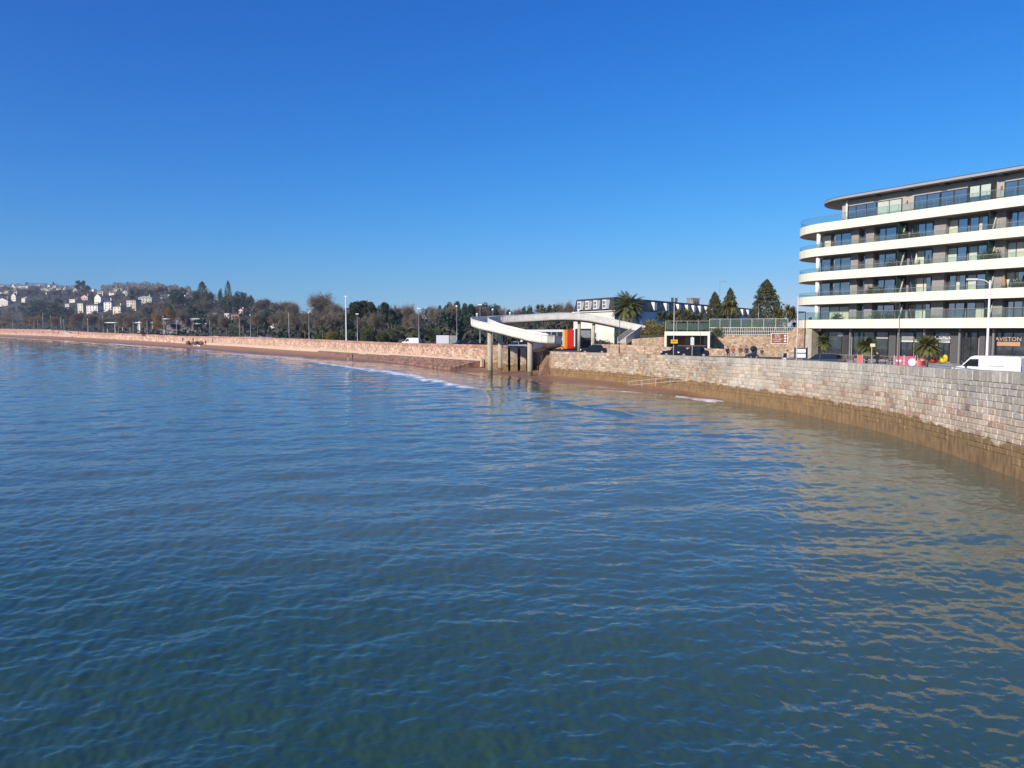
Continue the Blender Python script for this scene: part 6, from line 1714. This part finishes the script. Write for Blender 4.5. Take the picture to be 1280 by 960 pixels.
def scooter():
    o = thing('motor_scooter', at(985.5, 80, .05), R(215), 'black and white motor scooter parked below the brown tourist sign', 'scooter')
    for x in (-.6, .62):
        w_ = MB().tube([(x, -.06, .25), (x, .06, .25)], .25, 16).build('wheel', M_tyre, o); MB().tube([(x, -.065, .25), (x, .065, .25)], .13, 10).build('rim', M_steel, w_)
    MB().side([(-.8, .45), (-.15, .28), (.3, .25), (.42, .95), (.52, 1.0), (.56, .6), (.4, .2), (-.3, .18), (-.8, .35)], -.17, .17).build('body', PA['white'], o, bevel=.04)
    MB().side([(-.8, .62), (-.1, .6), (-.12, .78), (-.75, .86)], -.16, .16).build('seat', M_black, o, bevel=.04)
    MB().tube([(.42, -.33, 1.12), (.5, 0, 1.05), (.42, .33, 1.12)], .02, 6).build('handlebar', M_black, o)
    MB().side([(.48, 1.0), (.54, .98), (.42, 1.45), (.38, 1.45)], -.2, .2).build('windshield', M_carglass, o)
    MB().ball((.58, 0, .92), .09, 8, 6).build('headlight', M_white, o, smooth=True)
scooter()
# white dogs on the sand
def dog(x, Y, lab, rz):
    z = .3; o = thing('dog', (ray(x, YH)[0] * Y, Y, Zp(434.5, Y)), rz, lab, 'dog', 'white dogs on the sand')
    J = [(-.3, 0, .5), (.0, 0, .5), (.28, 0, .52), (.42, 0, .70), (.56, 0, .72), (.68, 0, .68), (-.28, .1, .3), (-.32, .1, .04), (-.28, -.1, .3), (-.24, -.1, .04), (.26, .1, .28), (.30, .1, .03), (.26, -.1, .28), (.22, -.1, .03), (-.5, 0, .66)]
    E = [(0, 1), (1, 2), (2, 3), (3, 4), (4, 5), (0, 6), (6, 7), (0, 8), (8, 9), (2, 10), (10, 11), (2, 12), (12, 13), (0, 14)]
    rr_ = [.13, .12, .14, .08, .09, .05, .055, .03, .055, .03, .05, .03, .05, .03, .025]
    m = MB()
    me = bpy.data.meshes.new('sk'); me.from_pydata(J, E, []); t = bpy.data.objects.new('t', me); COL.objects.link(t); t.modifiers.new('s', 'SKIN'); t.modifiers.new('u', 'SUBSURF').levels = 1
    for i, r in enumerate(rr_): me.skin_vertices[0].data[i].radius = (r, r)
    me.skin_vertices[0].data[0].use_root = True
    ev = bpy.data.meshes.new_from_object(t.evaluated_get(bpy.context.evaluated_depsgraph_get())); bpy.data.objects.remove(t)
    ev.name = 'body'; ev.materials.clear(); ev.materials.append(M_white); link('body', ev, o); o.scale = (1.5, 1.5, 1.5)
    for s in (-1, 1): MB().box((.54, s * .07, .80), (.04, .04, .1)).build('ear', M_gwhite, o)
dog(243, 318, 'white dog on the red sand, left of the two', R(20)); dog(248, 312, 'white dog on the red sand, right of the two', R(160))

# ================================================================== BARRIERS, BANNERS, CAFE FURNITURE
def banner(x0, x1, Y, col, label, sym=None, name='barrier_banner'):
    a, b = at(x0, Y), at(x1, Y - .4)
    L = math.hypot(b[0] - a[0], b[1] - a[1]); o = thing(name, a, math.atan2(b[1] - a[1], b[0] - a[0]), label, 'banner barrier', 'cafe barrier banners')
    MB().bb(0.05, L - .05, -.015, .015, .15, 1.15).build('panel', col, o)
    for x in (0, L): MB().bb(x - .03, x + .03, -.03, .03, 0, 1.25).build('post', M_steel, o)
    if sym == 'ball':
        m = MB(); n = 20; m.add([(L * .72 + math.cos(2 * math.pi * k / n) * .38, -.02, .55 + math.sin(2 * math.pi * k / n) * .38) for k in range(n)], [tuple(range(n))]); m.build('white_logo', M_lett, o)
    if sym == 'text': MB().bb(L * .35, L * .8, -.022, -.018, .68, .82).build('white_lettering_stripe', M_lett, o)
    if sym == 'hearts':
        for k in (.35, .62):
            m = MB(); q = L * k; m.add([(q, -.022, .5), (q + .16, -.022, .72), (q + .08, -.022, .80), (q, -.022, .73), (q - .08, -.022, .80), (q - .16, -.022, .72)], [(0, 1, 2, 3, 4, 5)]); m.build('white_heart', M_lett, o)
    return o
M_pink = mat('pink_banner', (.62, .06, .16), .6, var=.08, scale=2); M_coral = mat('coral_banner', (.66, .11, .10), .6, var=.08, scale=2); M_rose = mat('rose_banner', (.48, .10, .13), .6, var=.1, scale=2)
banner(1119, 1131, 80, M_rose, 'dull rose banner barrier with two small white hearts, leftmost of three', 'hearts')
banner(1132, 1145.5, 79.5, M_pink, 'bright pink banner barrier with a round white logo, middle of three', 'ball')
banner(1148, 1161, 79, M_coral, 'coral red banner barrier with a white lettering stripe, below the palm', 'text')
banner(1073, 1079.5, 84, M_coral, 'small red banner barrier left of the person in black')
def parasol_heap():
    o = thing('inflatable_toys', at(1179, 76, .05), 0, 'heap of yellow and red inflatable beach toys left of the white van', 'beach toys')
    r_ = random.Random(2)
    MB().ball((0, 0, .85), .36, 12, 8, (1.6, .8, .8)).build('yellow_toy', mat('toy_yellow', (.80, .60, .03), .4, var=0), o, smooth=True)
    MB().ball((.35, .1, 1.05), .28, 10, 8, (1.0, .8, 1.4)).build('yellow_toy', MATS['toy_yellow'], o, smooth=True)
    MB().ball((-.75, .1, .85), .36, 12, 8, (1.5, .8, .7)).build('red_toy', mat('toy_red', (.62, .05, .04), .4, var=0), o, smooth=True)
    MB().ball((-.3, .2, 1.1), .2, 10, 8, (2.0, .8, .7)).build('orange_toy', mat('toy_orange', (.75, .22, .04), .4, var=0), o, smooth=True)
    MB().bb(-1.1, .9, -.3, .4, 0, .55).build('trolley', M_steel, o)
parasol_heap()
rail('railing', [at(1046, 86), at(1073, 84), ], 'grey tubular railing by the cafe tables left of the small red banner', h=1.1, step=1.4)
rail('railing', [at(1080, 84), at(1118, 80)], 'grey tubular railing behind the small road sign', h=1.1, step=1.6)
rail('railing', [at(1163, 57), at(1195, 52), at(1262, 45), at(1330, 40)], 'thin grey rail running in front of the white van', h=1.35, step=3.5, bars=(1.0,))
M_wood = mat('cafe_wood', (.16, .11, .07), .7, var=.2)
def cafe(x, Y, i):
    o = thing('cafe_table', at(x, Y), rnd.uniform(0, 1), 'small round cafe table on the forecourt, %s from the left' % ordinal(i), 'table', 'cafe tables')
    MB().tube([(0, 0, .72), (0, 0, .76)], .38, 14).build('tabletop', M_wood, o); MB().tube([(0, 0, .02), (0, 0, .72)], .04, 8).build('leg', M_black, o); MB().tube([(0, 0, 0), (0, 0, .03)], .25, 12).build('base', M_black, o)
    for k, a in enumerate((0.4, 3.4)):
        q = at(x, Y); c = thing('cafe_chair', (q[0] + .75 * math.cos(a), q[1] + .75 * math.sin(a), q[2]), a, 'metal cafe chair %s the %s cafe table from the left' % (['right of', 'left of'][k], ordinal(i)), 'chair', 'cafe chairs')
        MB().bb(-.2, .2, -.2, .2, .44, .48).build('seat', M_wood, c); MB().bb(.17, .2, -.2, .2, .55, .95).build('backrest', M_wood, c)
        for sx_ in (-.18, .18):
            for sy in (-.18, .18): MB().tube([(sx_, sy, 0), (sx_, sy, .45 if sx_ < 0 else .95)], .015, 5).build('leg', M_steel, c)
for i, x in enumerate((1050, 1059, 1068, 1083, 1108)): cafe(x, 90 - i * 1.4, i)
for i, x in enumerate((1020, 1052, 1117, 1204, 1250)): 
    q = at(x, 92 - (x - 1000) * .09)
    o = thing('bollard', q, 0, 'dark bollard on the forecourt, %s from the left' % ordinal(i), 'bollard', 'forecourt bollards')
    MB().tube([(0, 0, 0), (0, 0, .9), (0, 0, 1.0)], [.09, .09, .03], 10).build('post', M_black, o, smooth=True)

# ================================================================== HAZE
def haze():
    m = bpy.data.materials.new('haze_air'); m.use_nodes = True; nt = m.node_tree; nt.nodes.clear()
    v = nt.nodes.new('ShaderNodeVolumePrincipled'); v.inputs['Color'].default_value = (.78, .86, 1.0, 1); v.inputs['Density'].default_value = .00012; v.inputs['Anisotropy'].default_value = .2
    o_ = nt.nodes.new('ShaderNodeOutputMaterial'); nt.links.new(v.outputs[0], o_.inputs['Volume'])
    o = MB().bb(-3600, 2600, -400, 3400, -60, 260).build('haze', m); tag(o, kind='stuff')
HAZE = True
if HAZE: haze()
